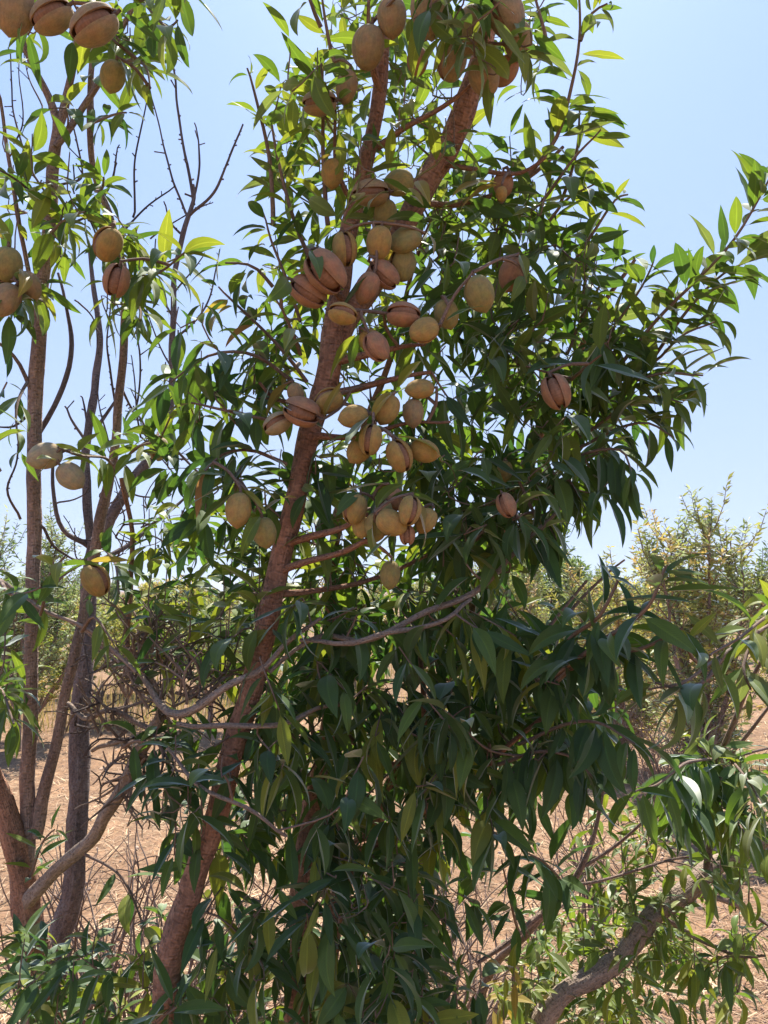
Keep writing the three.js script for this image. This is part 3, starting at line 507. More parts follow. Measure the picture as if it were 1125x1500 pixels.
  S([[800, 60, 1.05], [790, 20, 1.04], [778, -30, 1.03]], { tones: UPT, len: 0.08, gap: 0.016 });
  // right mid small shoots
  S([[830, 400, 1.25], [870, 340, 1.22], [905, 290, 1.2], [920, 285, 1.2]], { tones: UPT, len: 0.07, gap: 0.016 });
  S([[800, 330, 1.22], [830, 290, 1.2], [870, 270, 1.18]], { tones: MID, len: 0.085, gap: 0.014 });
  S([[850, 470, 1.3], [858, 400, 1.27], [865, 340, 1.25]], { tones: MID, len: 0.08, gap: 0.014, droop: 0.2 });
  S([[830, 520, 1.3], [855, 460, 1.28], [905, 390, 1.26], [935, 400, 1.25]], { tones: MID, len: 0.08, gap: 0.015 });
  S([[850, 560, 1.3], [900, 480, 1.25], [940, 420, 1.22], [958, 380, 1.2]], { tones: MID, len: 0.085, gap: 0.014 });
  // the big right shoot rising to the frame edge
  S([[850, 600, 1.34], [905, 540, 1.27], [960, 470, 1.22], [1020, 410, 1.18], [1075, 350, 1.15], [1120, 275, 1.12], [1140, 240, 1.1]], { tones: [0, 1, 2, 4, 4], len: 0.088, gap: 0.0085, droop: 0.1, r0: 0.004, r1: 0.0014 });
  S([[960, 520, 1.25], [1010, 450, 1.22], [1060, 400, 1.2], [1120, 375, 1.18]], { tones: [0, 1, 2, 4], len: 0.088, gap: 0.009 });
  S([[900, 560, 1.28], [960, 530, 1.25], [1000, 490, 1.22], [1050, 470, 1.2]], { tones: [0, 1, 2, 4], len: 0.09, gap: 0.009 });
  S([[870, 600, 1.28], [930, 560, 1.24], [980, 545, 1.2], [1030, 550, 1.18]], { tones: MID, len: 0.09, gap: 0.009 });
  S([[850, 640, 1.3], [910, 600, 1.25], [960, 580, 1.22], [1000, 590, 1.2]], { tones: MID, len: 0.09, gap: 0.009 });
  S([[840, 660, 1.28], [900, 630, 1.24], [950, 620, 1.2], [985, 640, 1.18]], { tones: DK, len: 0.085, gap: 0.012, droop: 0.5 });
  S([[820, 680, 1.25], [870, 660, 1.2], [910, 660, 1.17], [925, 690, 1.15]], { tones: DK, len: 0.09, gap: 0.011, droop: 1.0 });
  S([[790, 720, 1.24], [830, 700, 1.2], [850, 730, 1.18]], { tones: DK, len: 0.085, gap: 0.012, droop: 1.2 });
  S([[750, 760, 1.22], [790, 750, 1.2], [815, 790, 1.18]], { tones: DK, len: 0.085, gap: 0.014, droop: 1.1 });
  S([[830, 560, 1.2], [850, 545, 1.12], [880, 520, 1.05]], { tones: MID, len: 0.095, gap: 0.016, droop: 0.6 });
  // left outline: tall thin shoot and its neighbours
  S([[400, 330, 1.12], [395, 230, 1.1], [375, 150, 1.08], [362, 100, 1.07]], { tones: UPT, len: 0.055, gap: 0.022, r0: 0.004, r1: 0.0015 });
  S([[470, 420, 1.14], [430, 320, 1.12], [405, 220, 1.1], [395, 170, 1.09]], { tones: UPT, len: 0.065, gap: 0.018, r0: 0.004, r1: 0.0015 });
  S([[480, 330, 1.1], [472, 220, 1.07], [474, 130, 1.05], [470, 85, 1.04]], { tones: [2, 5, 4, 5], len: 0.065, gap: 0.018, r0: 0.004, r1: 0.0015 });
  S([[490, 90, 1.04], [480, 40, 1.02], [470, -20, 1.0]], { tones: UPT, len: 0.07, gap: 0.016 });
  S([[470, 40, 0.98], [455, 0, 0.96], [440, -50, 0.95]], { tones: UPT, len: 0.08, gap: 0.022, droop: 0.6 });
  S([[440, 470, 1.15], [415, 400, 1.12], [395, 350, 1.1], [385, 310, 1.09]], { tones: MID, len: 0.07, gap: 0.018, r0: 0.003, r1: 0.0012 });
  S([[450, 560, 1.14], [400, 500, 1.12], [350, 450, 1.1], [320, 420, 1.09]], { tones: [0, 1, 2, 6, 7], len: 0.075, gap: 0.017, droop: 0.6 });
  S([[430, 560, 1.12], [370, 520, 1.1], [310, 520, 1.08], [250, 560, 1.07]], { tones: MID, len: 0.085, gap: 0.014, droop: 0.5 });
  S([[420, 620, 1.12], [370, 610, 1.1], [320, 600, 1.08], [280, 590, 1.06]], { tones: MID, len: 0.08, gap: 0.016, droop: 0.6 });
  S([[420, 680, 1.13], [370, 660, 1.1], [330, 665, 1.08], [300, 690, 1.06]], { tones: [0, 1, 3, 7], len: 0.09, gap: 0.016, droop: 1.0 });
  S([[440, 520, 1.1], [420, 470, 1.06], [405, 440, 1.04]], { tones: [5, 5, 2, 6], len: 0.085, gap: 0.02, droop: 0.3 });
  S([[400, 420, 1.12], [370, 390, 1.1], [330, 385, 1.08]], { tones: MID, len: 0.075, gap: 0.02, droop: 0.3 });
  // lower right cluster with broad dark leaves
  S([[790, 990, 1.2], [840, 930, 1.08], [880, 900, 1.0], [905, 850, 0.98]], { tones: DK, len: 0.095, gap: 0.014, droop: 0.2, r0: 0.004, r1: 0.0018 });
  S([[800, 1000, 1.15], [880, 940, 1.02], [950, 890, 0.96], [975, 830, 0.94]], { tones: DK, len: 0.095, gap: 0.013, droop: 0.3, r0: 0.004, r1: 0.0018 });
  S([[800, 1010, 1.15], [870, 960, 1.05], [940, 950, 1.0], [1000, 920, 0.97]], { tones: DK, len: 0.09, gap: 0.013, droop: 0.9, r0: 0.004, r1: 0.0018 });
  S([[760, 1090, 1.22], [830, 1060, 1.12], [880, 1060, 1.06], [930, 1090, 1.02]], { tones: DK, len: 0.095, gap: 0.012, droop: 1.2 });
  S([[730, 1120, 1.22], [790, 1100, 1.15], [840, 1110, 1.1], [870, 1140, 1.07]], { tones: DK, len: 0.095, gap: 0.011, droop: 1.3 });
  for (const f of FR) fruit(t, f);
  // --- crown grown through its regions
  t.fill([[560, -20], [780, -20], [790, 130], [680, 120], [560, 60]], 0.86, 0.97, 9, { tones: UPT, len: 0.075, gap: 0.016, droop: 0.9, reach: 0.5 });
  t.fill([[420, 130], [480, -40], [820, -60], [800, 130], [760, 290], [640, 330], [420, 320]], 0.98, 1.45, 68, { tones: UPT, len: 0.075, gap: 0.018, droop: 0.25, dir: [0, 1, 0], mat: M.greenTwig });
  t.fill([[640, 250], [790, 240], [860, 400], [900, 520], [760, 560], [620, 480], [620, 340]], 1.1, 1.5, 72, { tones: [0, 0, 1, 2, 4], len: 0.085, gap: 0.016, droop: 0.45, dir: [0.2, 0.8, 0] });
  t.fill([[430, 330], [620, 320], [640, 480], [560, 600], [380, 560], [390, 420]], 1.17, 1.45, 36, { tones: [0, 1, 2, 5], len: 0.075, gap: 0.016, droop: 0.35, dir: [-0.1, 0.8, 0] });
  t.fill([[620, 470], [900, 500], [930, 620], [880, 720], [800, 790], [640, 800], [600, 640]], 1.1, 1.6, 125, { tones: [0, 1, 1, 3, 2], len: 0.088, gap: 0.014, droop: 0.8, dir: [0.2, 0.2, 0] });
  t.fill([[430, 660], [640, 620], [760, 780], [700, 900], [420, 900]], 1.15, 1.6, 92, { tones: [0, 1, 1, 3, 2, 5], len: 0.085, gap: 0.014, droop: 0.7, dir: [0, 0.3, 0] });
  t.fill([[250, 470], [420, 440], [440, 640], [400, 760], [300, 800], [200, 700]], 1.05, 1.3, 26, { tones: [0, 1, 1, 3, 2], len: 0.085, gap: 0.015, droop: 0.8 });
  t.fill([[200, 760], [400, 800], [390, 980], [300, 1000], [200, 960]], 1.15, 1.5, 44, { tones: [0, 1, 2, 5, 3], len: 0.08, gap: 0.014, droop: 0.2, dir: [0, 0.8, 0], reach: 0.6 });
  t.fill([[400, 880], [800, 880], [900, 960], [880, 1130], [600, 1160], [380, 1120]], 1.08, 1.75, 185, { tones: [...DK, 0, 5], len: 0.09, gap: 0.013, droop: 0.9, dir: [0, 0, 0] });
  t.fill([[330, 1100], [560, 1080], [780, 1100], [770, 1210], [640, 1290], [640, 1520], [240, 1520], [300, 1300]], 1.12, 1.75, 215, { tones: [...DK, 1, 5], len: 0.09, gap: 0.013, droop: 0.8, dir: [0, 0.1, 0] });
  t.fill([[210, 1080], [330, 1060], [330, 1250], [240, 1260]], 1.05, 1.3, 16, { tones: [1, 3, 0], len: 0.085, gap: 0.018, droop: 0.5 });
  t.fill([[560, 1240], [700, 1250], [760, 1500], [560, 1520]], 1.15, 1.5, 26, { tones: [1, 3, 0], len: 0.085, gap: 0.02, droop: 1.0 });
  t.finish();
}

// ================================================================ LEFT ALMOND TREE
{
  R = rng(515);
  const t = new Plant('almond_tree', baseAt(75, 1500, 1.62), 'sparse almond tree with several bare grey stems and a few split fruit', 'tree');
  const L = (n, st, m = M.greyBark, o) => t.limb(n, st, m, null, o);
  L('trunk', [[62, 1450, 1.55, 46], [45, 1350, 1.52, 40], [34, 1280, 1.5, 36], [18, 1225, 1.48, 32], [-5, 1150, 1.46, 28], [-50, 1000, 1.42, 22], [-110, 700, 1.36, 14]], M.redBark, { toGround: 1 });
  L('branch', [[40, 1270, 1.5, 22], [40, 1190, 1.5, 21], [44, 1050, 1.48, 20], [47, 920, 1.46, 19], [49, 780, 1.44, 20], [51, 660, 1.42, 21], [55, 540, 1.4, 22], [62, 430, 1.37, 21], [70, 330, 1.34, 19], [79, 240, 1.31, 18], [86, 180, 1.29, 18]], M.greyBark);
  L('branch', [[86, 185, 1.29, 15], [70, 140, 1.27, 11], [45, 90, 1.25, 10], [28, 40, 1.22, 8], [15, -30, 1.2, 6]], M.greyBark);
  L('branch', [[86, 185, 1.29, 15], [100, 130, 1.27, 12], [112, 80, 1.24, 9], [115, 10, 1.2, 7]], M.greyBark);
  L('branch', [[82, 215, 1.29, 12], [115, 165, 1.28, 10], [150, 110, 1.25, 9], [180, 40, 1.22, 8], [205, -10, 1.2, 6]], M.greyBark);
  L('branch', [[52, 1225, 1.5, 20], [72, 1130, 1.5, 16], [96, 1020, 1.5, 15], [116, 930, 1.5, 15], [134, 830, 1.5, 16], [150, 740, 1.48, 16], [166, 670, 1.46, 13], [176, 570, 1.43, 12], [184, 450, 1.4, 12], [182, 390, 1.38, 10], [160, 320, 1.36, 11], [140, 265, 1.34, 9], [133, 180, 1.31, 10], [135, 100, 1.28, 9], [150, 0, 1.25, 6]], M.greyBark);
  L('branch', [[80, 1400, 1.75, 34], [106, 1310, 1.76, 30], [114, 1180, 1.78, 28], [118, 1050, 1.8, 28], [126, 930, 1.82, 25], [132, 840, 1.84, 23], [140, 790, 1.84, 20]], M.darkBark, { toGround: 1, off: -0.02 });
  L('branch', [[140, 800, 1.84, 18], [170, 745, 1.84, 17], [205, 690, 1.86, 16], [240, 640, 1.88, 13], [252, 560, 1.9, 10], [253, 470, 1.9, 9], [257, 400, 1.9, 8], [270, 340, 1.9, 8], [284, 290, 1.9, 6], [283, 270, 1.9, 4]], M.darkBark);
  L('branch', [[136, 820, 1.84, 14], [128, 740, 1.84, 14], [126, 650, 1.85, 13], [138, 570, 1.86, 12], [146, 490, 1.87, 10], [138, 430, 1.88, 8], [130, 360, 1.88, 5]], M.darkBark);
  L('branch', [[48, 650, 1.42, 9], [75, 610, 1.45, 8], [97, 560, 1.47, 8], [106, 500, 1.48, 7], [98, 450, 1.48, 5], [85, 400, 1.48, 4]], M.darkBark);
  L('branch', [[40, 1320, 1.5, 22], [75, 1282, 1.45, 18], [125, 1243, 1.4, 18], [158, 1190, 1.36, 19], [195, 1120, 1.32, 19], [225, 1075, 1.28, 17], [240, 1045, 1.26, 14], [220, 995, 1.25, 9], [190, 950, 1.25, 6]], M.paleBark);
  L('branch', [[230, 1070, 1.28, 8], [170, 1040, 1.3, 8], [130, 1055, 1.36, 7], [100, 1030, 1.4, 5]], M.paleBark);
  L('branch', [[225, 1075, 1.27, 6], [180, 1085, 1.3, 6], [135, 1100, 1.34, 5]], M.paleBark);
  L('branch', [[178, 700, 1.46, 8], [190, 760, 1.47, 7], [192, 860, 1.48, 8], [185, 940, 1.48, 7], [195, 1000, 1.48, 5]], M.redBark);
  L('branch', [[0, 850, 1.2, 6], [60, 890, 1.18, 6], [130, 925, 1.16, 6], [200, 985, 1.15, 6]], M.dryTwig);
  L('branch', [[130, 800, 1.84, 9], [95, 780, 1.8, 7], [78, 720, 1.78, 6], [80, 650, 1.78, 4]], M.darkBark);
  L('branch', [[150, 820, 1.84, 7], [200, 790, 1.9, 7], [235, 760, 1.95, 6], [270, 730, 2.0, 4]], M.darkBark);
  L('branch', [[45, 570, 1.4, 7], [25, 530, 1.38, 6], [0, 505, 1.36, 5], [-30, 490, 1.34, 4]], M.greyBark);
  L('branch', [[60, 470, 1.38, 7], [30, 340, 1.3, 7], [10, 220, 1.26, 6], [-5, 130, 1.22, 5]], M.greyBark);
  // bare twigs against the sky with short knobbly spurs
  const bare = (st, w = 4) => {
    const s = st.map(([x, y, d], i) => [W(x, y, d), pxSize(w * (1 - 0.5 * i / (st.length - 1)), d) / 2]), r = run(s, 0.012, 0.006);
    const spurs = [tube(r.P, r.Q, 6, 0.12, t.n++)];
    for (let i = 2; i < r.P.length - 1; i++) if (R() < 0.45) { const T = r.P[i + 1].clone().sub(r.P[i - 1]).normalize(), d = V(rr(-1, 1), rr(-0.2, 1), rr(-1, 1)).cross(T).normalize().addScaledVector(T, 0.6).normalize(), l = R() < 0.15 ? rr(0.015, 0.035) : rr(0.003, 0.009); spurs.push(tube([r.P[i], r.P[i].clone().addScaledVector(d, l * 0.6), r.P[i].clone().addScaledVector(d, l)], [r.Q[i] * 0.8, r.Q[i] * 0.6, r.Q[i] * 0.75], 5, 0.1, t.n++)); }
    t.add('bare_twig', mergeGeometries(spurs), M.darkBark); for (let i = 0; i < r.P.length; i += 3) t.nodes.push({ p: r.P[i], r: r.Q[i] });
  };
  bare([[284, 300, 1.9], [275, 240, 1.9], [262, 180, 1.9], [256, 110, 1.9], [244, 45, 1.9]], 5); bare([[284, 290, 1.9], [293, 240, 1.9], [292, 210, 1.9], [285, 180, 1.9]], 4);
  bare([[278, 315, 1.9], [310, 285, 1.88], [328, 250, 1.86], [345, 210, 1.85], [356, 182, 1.84]], 5); bare([[275, 317, 1.9], [255, 270, 1.91], [243, 225, 1.92], [232, 180, 1.92], [220, 138, 1.92]], 4);
  bare([[172, 350, 1.37], [190, 325, 1.37], [215, 300, 1.37], [257, 272, 1.37]], 4); bare([[195, 318, 1.37], [197, 260, 1.37], [205, 200, 1.37], [216, 138, 1.37]], 4);
  bare([[150, 290, 1.35], [165, 260, 1.35], [172, 230, 1.35], [175, 212, 1.35]], 4); bare([[268, 345, 1.9], [250, 325, 1.9], [240, 295, 1.9]], 4); bare([[220, 350, 1.9], [250, 330, 1.9], [300, 300, 1.9], [312, 296, 1.9]], 3);
  bare([[90, 270, 1.32], [120, 260, 1.35], [112, 205, 1.36], [100, 165, 1.36]], 4); bare([[75, 300, 1.34], [40, 240, 1.36], [22, 160, 1.38], [12, 70, 1.4]], 4); bare([[20, 210, 1.3], [30, 180, 1.3], [28, 90, 1.3]], 3); bare([[62, 160, 1.28], [45, 120, 1.3], [35, 80, 1.3]], 3);
  bare([[98, 330, 1.35], [125, 320, 1.36], [145, 350, 1.37], [160, 300, 1.36]], 4); bare([[254, 500, 1.9], [285, 470, 1.9], [310, 430, 1.9], [322, 365, 1.9]], 4); bare([[254, 470, 1.9], [235, 430, 1.9], [225, 390, 1.9], [228, 350, 1.9]], 4);
  bare([[175, 560, 1.43], [200, 600, 1.5], [205, 520, 1.5], [200, 480, 1.5]], 4); bare([[172, 600, 1.45], [160, 540, 1.46], [156, 500, 1.46], [165, 430, 1.46]], 4); bare([[182, 470, 1.4], [170, 440, 1.45], [155, 400, 1.48]], 3); bare([[140, 630, 1.85], [160, 600, 1.86], [178, 570, 1.86]], 6);
  bare([[125, 650, 1.85], [105, 620, 1.85], [95, 595, 1.85]], 5); bare([[128, 640, 1.85], [122, 600, 1.86], [118, 580, 1.86]], 4); bare([[253, 540, 1.9], [230, 500, 1.92], [215, 460, 1.92], [210, 420, 1.92]], 3); bare([[240, 640, 1.88], [270, 670, 1.9], [300, 700, 1.9], [330, 720, 1.9]], 5);
  bare([[60, 770, 1.44], [75, 800, 1.46], [100, 815, 1.5], [125, 820, 1.6]], 5); bare([[30, 760, 1.44], [12, 720, 1.4], [25, 680, 1.38], [28, 640, 1.36]], 4); bare([[52, 600, 1.42], [20, 625, 1.4], [-10, 625, 1.38]], 5); bare([[110, 440, 1.4], [140, 470, 1.5], [145, 520, 1.5]], 3);
  bare([[206, 640, 1.6], [195, 560, 1.6], [192, 520, 1.62]], 3); bare([[160, 650, 1.5], [148, 600, 1.52], [142, 560, 1.52]], 3); bare([[255, 430, 1.9], [280, 400, 1.92], [300, 370, 1.92]], 3); bare([[225, 660, 1.87], [205, 610, 1.9], [190, 600, 1.9]], 4);
  for (let i = 0; i < 26; i++) { const x = rr(110, 300), y = rr(640, 840), d = rr(1.6, 2.0), q = t.nearest(W(x, y, d), 0.3); if (!q) continue; const s = project(q.p); bare([[s.x, s.y, -q.p.z], [(s.x + x) / 2 + rr(-12, 12), (s.y + y) / 2 + rr(-12, 12), d], [x, y, d], [x + rr(-25, 25), y - rr(5, 45), d]], 3); }
  for (let i = 0; i < 70; i++) { const x = rr(110, 340), y = rr(920, 1150), d = rr(1.2, 1.5), q = t.nearest(W(x, y, d), 0.3); if (!q) continue; const s = project(q.p); bare([[s.x, s.y, -q.p.z], [(s.x + x) / 2 + rr(-12, 12), (s.y + y) / 2 + rr(-12, 12), d], [x, y, d], [x + rr(-35, 35), y - rr(-20, 25), d]], rr(2, 4)); }
  const tangle = (cx, cy, d, n, len, up) => { for (let i = 0; i < n; i++) { const a = up + rr(-1.5, 1.5), l = len * rr(0.5, 1.2), x0 = cx + rr(-25, 25), y0 = cy + rr(-25, 25), x1 = x0 + Math.cos(a) * l * 0.5 + rr(-14, 14), y1 = y0 - Math.sin(a) * l * 0.5 + rr(-14, 14), x2 = x0 + Math.cos(a + rr(-.5, .5)) * l, y2 = y0 - Math.sin(a + rr(-.5, .5)) * l, e = d + rr(-0.06, 0.1);
    const r = run([[W(x0, y0, d), 0.0026], [W(x1, y1, (d + e) / 2), 0.0021], [W(x2, y2, e), 0.0012]], 0.012, 0.007), gs = [tube(r.P, r.Q, 5, 0.12, t.n++)];
    for (let k = 0; k < 4; k++) { const j = 1 + Math.floor(rr(0.15, 0.9) * (r.P.length - 2)), q = r.P[j].clone().add(V(rr(-.04, .04), rr(-.03, .04), rr(-.03, .03))); gs.push(tube([r.P[j], r.P[j].clone().lerp(q, 0.5).add(V(rr(-.006, .006), 0.004, 0)), q], [r.Q[j] * 0.8, 0.0013, 0.0009], 5, 0.1, t.n++)); }
    t.add('bare_twig', mergeGeometries(gs), R() < 0.7 ? M.paleBark : M.dryTwig); } };
  tangle(240, 1040, 1.25, 12, 120, 2.0); tangle(215, 990, 1.25, 9, 100, 1.2); tangle(270, 1020, 1.18, 8, 100, 0.6); tangle(150, 1060, 1.34, 5, 90, 2.6); tangle(190, 1120, 1.33, 9, 100, 3.6); tangle(205, 1085, 1.3, 7, 90, 2.8); tangle(200, 950, 1.26, 6, 90, 1.4);
  const FR = [[22, 16, 1.0, 26, 'c', 'b', 10, 0], [76, 24, 1.0, 25, 's', 'b', 48, 25], [138, 38, 0.98, 29, 's', 'b', 52, 22], [166, 112, 1.05, 18, 'c', 'g', 10, 0], [158, 358, 1.1, 21, 's', 'o', 15, 60], [171, 411, 1.1, 19, 'w', 'r', 10, 10], [12, 388, 1.1, 20, 'c', 'g', 0, 0], [8, 440, 1.1, 22, 'c', 'b', 30, 30], [44, 418, 1.12, 16, 'c', 'b', -30, 0], [66, 669, 1.15, 20, 'c', 'k', 70, 0], [104, 697, 1.16, 17, 'c', 'k', -45, 0], [140, 850, 1.18, 20, 's', 'o', -30, -40], [233, 658, 1.4, 14, 's', 'k', 10, 20], [228, 648, 1.42, 10, 'c', 'k', 10, 20]];
  const T1 = [0, 2, 2, 1, 5], T2 = [0, 1, 2, 3];
  const S = (st, o) => t.shoot(st, o);
  S([[140, 280, 1.3], [150, 275, 1.2], [152, 260, 1.15]], { tones: T1, len: 0.07, gap: 0.02 }); S([[200, -10, 1.2], [225, 20, 1.1], [245, 40, 1.05], [260, 30, 1.0]], { tones: T1, len: 0.08, gap: 0.016, droop: 0.4 }); S([[205, 0, 1.1], [260, -20, 1.02], [285, -10, 1.0]], { tones: T1, len: 0.08, gap: 0.025, droop: 0.8 });
  S([[150, 110, 1.25], [190, 90, 1.15], [215, 100, 1.1], [220, 130, 1.08]], { tones: T1, len: 0.075, gap: 0.014, droop: 0.5 }); S([[130, 180, 1.3], [160, 170, 1.2], [185, 165, 1.15]], { tones: T2, len: 0.07, gap: 0.022, droop: 0.6 });
  S([[60, 440, 1.3], [20, 420, 1.15], [-5, 410, 1.1]], { tones: T2, len: 0.075, gap: 0.016, droop: 0.6 }); S([[62, 300, 1.3], [30, 270, 1.2], [0, 250, 1.15]], { tones: T1, len: 0.075, gap: 0.013 }); S([[75, 340, 1.3], [100, 320, 1.18], [125, 310, 1.12]], { tones: T1, len: 0.085, gap: 0.014 });
  S([[182, 400, 1.38], [170, 360, 1.2], [160, 330, 1.13]], { tones: T1, len: 0.08, gap: 0.014 }); S([[183, 420, 1.38], [210, 400, 1.25], [240, 395, 1.15], [270, 370, 1.1]], { tones: T1, len: 0.09, gap: 0.014, droop: 0.4 }); S([[180, 460, 1.38], [200, 440, 1.3], [205, 470, 1.2]], { tones: T2, len: 0.075, gap: 0.014, droop: 0.9 });
  S([[165, 680, 1.46], [150, 670, 1.3], [110, 665, 1.18], [85, 655, 1.14]], { tones: [5, 2, 0], len: 0.08, gap: 0.03 }); S([[0, 690, 1.3], [-20, 640, 1.25], [10, 560, 1.2]], { tones: T2, len: 0.085, gap: 0.03, droop: 0.4 }); S([[40, 560, 1.35], [25, 600, 1.3], [30, 660, 1.28]], { tones: T2, len: 0.08, gap: 0.025, droop: 0.8 });
  S([[170, 690, 1.46], [200, 655, 1.35], [235, 640, 1.25], [250, 610, 1.22]], { tones: T1, len: 0.085, gap: 0.02 }); S([[60, 900, 1.18], [75, 840, 1.1], [95, 815, 1.06]], { tones: [0, 5, 2], len: 0.09, gap: 0.022, droop: 0.2 }); S([[0, 850, 1.2], [20, 870, 1.1], [60, 860, 1.05]], { tones: T2, len: 0.085, gap: 0.018, droop: 0.5 });
  S([[150, 800, 1.5], [170, 830, 1.3], [175, 870, 1.25]], { tones: T2, len: 0.08, gap: 0.03, droop: 0.7 }); S([[120, 925, 1.16], [140, 905, 1.12], [165, 940, 1.1]], { tones: [5, 2, 0], len: 0.08, gap: 0.03, droop: 0.5 });
  S([[-40, 1050, 1.4], [0, 1010, 1.2], [20, 1060, 1.1]], { tones: [1, 0, 2], len: 0.09, gap: 0.016, droop: 0.6 }); S([[40, 1300, 1.5], [60, 1240, 1.45], [80, 1215, 1.42]], { tones: [1, 0, 2], len: 0.06, gap: 0.016 });
  S([[225, 1075, 1.27], [240, 1110, 1.2], [230, 1150, 1.15]], { tones: [1, 3], len: 0.09, gap: 0.022, droop: 0.5 }); S([[180, 1095, 1.3], [210, 1085, 1.2], [240, 1090, 1.18]], { tones: [1, 3], len: 0.085, gap: 0.03, droop: 0.2 });
  for (const f of FR) fruit(t, f);
  t.fill([[0, 180], [90, 230], [140, 300], [110, 400], [0, 480]], 1.1, 1.4, 14, { tones: T1, len: 0.08, gap: 0.016, droop: 0.3 });
  t.fill([[0, 0], [230, 0], [200, 110], [120, 170], [0, 150]], 1.0, 1.3, 14, { tones: T1, len: 0.08, gap: 0.017, droop: 0.5 });
  t.fill([[120, 310], [260, 370], [260, 440], [150, 460]], 1.12, 1.4, 6, { tones: T1, len: 0.085, gap: 0.018, droop: 0.5 });
  t.fill([[0, 1390], [250, 1400], [260, 1510], [0, 1520]], 1.2, 1.55, 26, { tones: [1, 3, 0, 5], len: 0.08, gap: 0.015, droop: 0.2, dir: [0, 0.8, 0], reach: 0.7 });
  t.fill([[0, 880], [60, 900], [30, 1100], [0, 1100]], 1.2, 1.5, 8, { tones: [1, 0, 2], len: 0.08, gap: 0.02, droop: 0.4 });
  t.finish(260, 150);
}

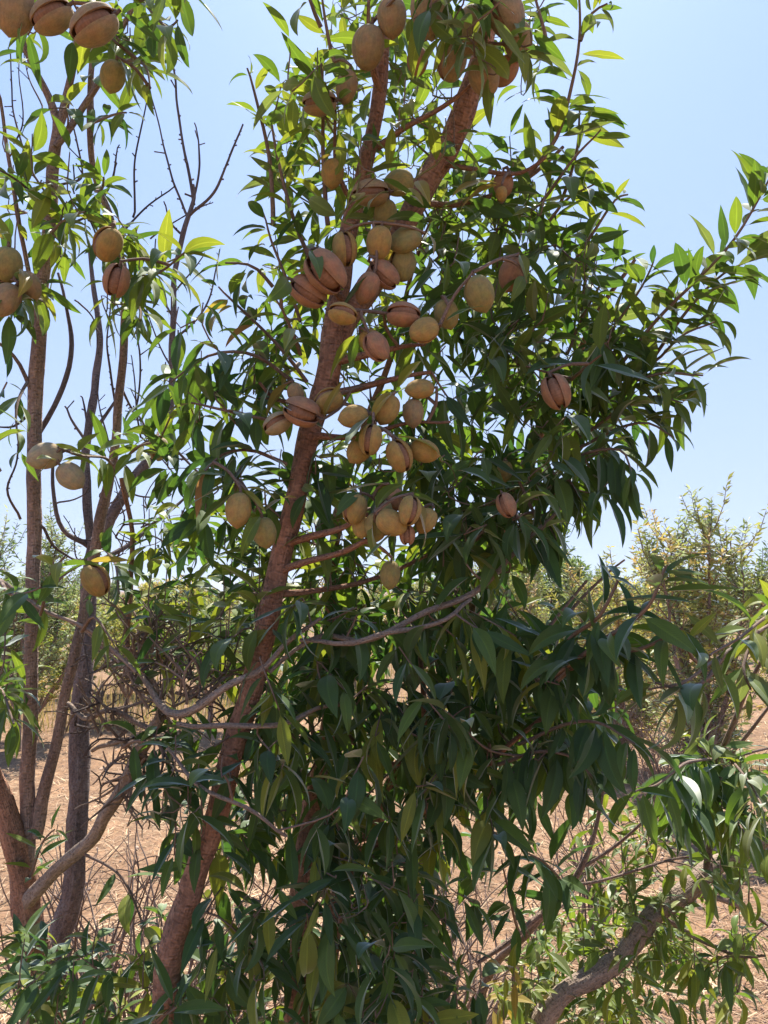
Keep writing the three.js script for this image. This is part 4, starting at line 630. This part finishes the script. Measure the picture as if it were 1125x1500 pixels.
// ================================================================ LOW LEANING LIMB AT THE RIGHT
{
  R = rng(808);
  const t = new Plant('almond_tree', baseAt(720, 1500, 1.9), 'low almond tree with a pale limb leaning sideways under narrow bright leaves', 'tree');
  const L = (st, m = M.paleBark, o) => t.limb('branch', st, m, null, o);
  t.limb('trunk', [[790, 1500, 1.74, 30], [835, 1455, 1.72, 28], [900, 1410, 1.72, 27], [960, 1350, 1.72, 26], [1010, 1308, 1.72, 27], [1060, 1265, 1.74, 22], [1120, 1225, 1.74, 20], [1200, 1170, 1.76, 16]], M.paleBark, null, { toGround: 1 });
  L([[700, 1410, 1.6, 5], [760, 1365, 1.62, 9], [820, 1315, 1.64, 10], [850, 1270, 1.65, 9], [870, 1225, 1.65, 6], [885, 1150, 1.66, 5], [890, 1110, 1.66, 3]], M.greyBark);
  L([[825, 1310, 1.64, 7], [770, 1370, 1.7, 9], [720, 1420, 1.85, 12], [690, 1500, 1.9, 16]], M.greyBark);
  L([[848, 1272, 1.65, 5], [900, 1240, 1.64, 5], [945, 1200, 1.62, 4]], M.greyBark); L([[845, 1295, 1.65, 5], [900, 1285, 1.66, 4], [960, 1265, 1.68, 4], [1010, 1255, 1.7, 3]], M.greyBark); L([[1000, 1315, 1.73, 8], [975, 1295, 1.75, 6], [955, 1265, 1.85, 5], [945, 1225, 1.82, 4]], M.greyBark);
  L([[1035, 1285, 1.73, 10], [1045, 1200, 1.7, 9], [1045, 1130, 1.7, 8], [1060, 1090, 1.62, 8], [1085, 1040, 1.55, 7], [1100, 1000, 1.5, 6], [1120, 960, 1.46, 5], [1150, 900, 1.4, 4]], M.twig);
  L([[1060, 1115, 1.65, 6], [1100, 1070, 1.6, 5], [1140, 1020, 1.55, 4]], M.twig); L([[1055, 1120, 1.66, 5], [1090, 1105, 1.65, 4], [1130, 1095, 1.65, 3]], M.twig);
  L([[1170, 900, 1.3, 6], [1110, 925, 1.15, 5], [1050, 965, 1.05, 5], [1000, 1000, 1.0, 4], [950, 1010, 0.98, 3]], M.dryTwig);
  L([[1150, 900, 1.4, 6], [1180, 895, 1.34, 6], [1170, 900, 1.3, 6]], M.dryTwig);
  L([[1010, 1310, 1.73, 9], [1060, 1320, 1.75, 8], [1110, 1345, 1.85, 7], [1150, 1370, 1.8, 5]], M.greyBark); L([[970, 1345, 1.73, 7], [1030, 1380, 1.74, 6], [1080, 1400, 1.7, 5], [1120, 1400, 1.65, 3]], M.greyBark); L([[905, 1405, 1.73, 7], [930, 1370, 1.85, 5], [925, 1310, 1.8, 4], [930, 1270, 1.8, 3]], M.greyBark);
  const A = [2, 5, 0, 2, 4], B = [0, 1, 2], S = (st, o) => t.shoot(st, o);
  S([[1170, 890, 1.3], [1120, 905, 1.15], [1080, 935, 1.05], [1040, 960, 1.0]], { tones: [5, 2, 0, 4], len: 0.085, gap: 0.018, droop: 0.15 }); S([[1030, 975, 1.02], [1010, 960, 0.98], [1000, 930, 0.97]], { tones: [2, 5, 0], len: 0.085, gap: 0.02 });
  S([[1060, 960, 1.05], [1030, 1000, 1.0], [990, 1010, 0.98], [960, 1000, 0.97]], { tones: [1, 0, 2, 4], len: 0.095, gap: 0.018, droop: 0.8 }); S([[1110, 925, 1.14], [1090, 975, 1.1], [1100, 1010, 1.08]], { tones: [0, 2, 4], len: 0.08, gap: 0.018, droop: 0.4 });
  S([[1050, 1110, 1.62], [1000, 1120, 1.4], [960, 1150, 1.3], [930, 1160, 1.25]], { tones: [1, 3, 0], len: 0.10, gap: 0.016, droop: 1.1 }); S([[1045, 1150, 1.7], [1010, 1170, 1.45], [985, 1200, 1.35]], { tones: [1, 0, 3], len: 0.095, gap: 0.016, droop: 1.0 });
  S([[1045, 1180, 1.78], [1070, 1190, 1.5], [1090, 1220, 1.4]], { tones: [1, 0, 2], len: 0.1, gap: 0.014, droop: 1.0 }); S([[1060, 1100, 1.62], [1100, 1150, 1.45], [1120, 1190, 1.35]], { tones: [0, 1, 4], len: 0.1, gap: 0.016, droop: 0.5 }); S([[1045, 1130, 1.7], [1030, 1090, 1.6], [1010, 1070, 1.55]], { tones: A, len: 0.075, gap: 0.018 });
  S([[830, 1300, 1.64], [800, 1265, 1.5], [765, 1245, 1.4]], { tones: [1, 3], len: 0.1, gap: 0.022, droop: 0.7 }); S([[760, 1365, 1.62], [745, 1310, 1.5], [735, 1260, 1.42]], { tones: [1, 3], len: 0.095, gap: 0.03, droop: 0.9 });
  t.fill([[760, 1400], [860, 1290], [960, 1250], [1040, 1270], [1000, 1420], [940, 1510], [760, 1520]], 1.68, 2.1, 80, { tones: A, len: 0.075, gap: 0.012, droop: 0.35, dir: [0, 0.5, 0], mat: M.greenTwig });
  t.fill([[1000, 1120], [1130, 1100], [1130, 1300], [1040, 1300]], 1.5, 2.0, 20, { tones: [...A, 1], len: 0.085, gap: 0.014, droop: 0.6 });
  t.fill([[940, 1390], [1120, 1330], [1120, 1440], [960, 1510]], 1.6, 2.0, 22, { tones: [...A, 1], len: 0.08, gap: 0.014, droop: 0.8 });
  t.fill([[850, 1180], [960, 1170], [960, 1290], [850, 1300]], 1.6, 1.9, 14, { tones: A, len: 0.07, gap: 0.018, droop: 0.3 });
  t.fill([[720, 1450], [800, 1420], [800, 1520], [720, 1520]], 1.5, 1.9, 10, { tones: [5, 6, 2], len: 0.07, gap: 0.018, droop: 0.2 });
  t.finish(300, 150);
}

// ================================================================ DRY TWIG BRUSH
function brush(px, py, d, n, h, spread, label, lean = 0) {
  const b = W(px, py, d), base = V(b.x, groundH(b.x, b.z), b.z), root = new THREE.Group(); root.name = numbered('dry_brush'); root.position.copy(base); scene.add(root); tag(root, label, 'brush');
  for (let i = 0; i < n; i++) {
    const a = R() * 6.28, o = rr(0.3, 1) * spread, H = h * rr(0.5, 1.05), p0 = V(rr(-.05, .05), -0.02, rr(-.05, .05)), p2 = V(Math.cos(a) * o + lean * H, H, Math.sin(a) * o), p1 = p0.clone().lerp(p2, 0.5).add(V(rr(-.12, .12), 0.05, rr(-.12, .12)));
    const r = run([[p0, 0.005], [p1, 0.0036], [p2, 0.0014]], 0.025, 0.012), gs = [tube(r.P, r.Q, 5, 0.05, i)];
    for (let k = 0; k < 4; k++) { const j = Math.floor(rr(0.3, 0.9) * (r.P.length - 1)), e = r.P[j].clone().add(V(rr(-.14, .14), rr(-.02, .16), rr(-.14, .14))), s = run([[r.P[j], 0.002], [r.P[j].clone().lerp(e, 0.5).add(V(rr(-.015, .015), 0.01, rr(-.015, .015))), 0.0016], [e, 0.0008]], 0.025, 0.006); gs.push(tube(s.P, s.Q, 4, 0.03, k)); }
    const m = new THREE.Mesh(mergeGeometries(gs), R() < 0.6 ? M.twig : M.dryTwig); m.name = 'stem'; root.add(m);
  }
  shade(root);
}
R = rng(99);
brush(195, 1400, 2.2, 110, 0.85, 0.52, 'tangle of thin dry reddish stems on bare soil between the trunks', 0.02);
brush(650, 1400, 2.5, 40, 0.72, 0.42, 'thin dry stems fanning up from the soil beside the dark foliage', 0.18);
brush(860, 1250, 3.6, 22, 0.6, 0.3, 'sparse dry twigs standing in front of the tall wispy tree');
brush(985, 1150, 5.3, 70, 0.75, 0.45, 'brown dry stems crowded round the foot of the tall wispy tree');
brush(890, 1100, 6.6, 60, 0.8, 0.5, 'brown dry stems under the yellowing bushy tree');
renderer.render(scene, camera);
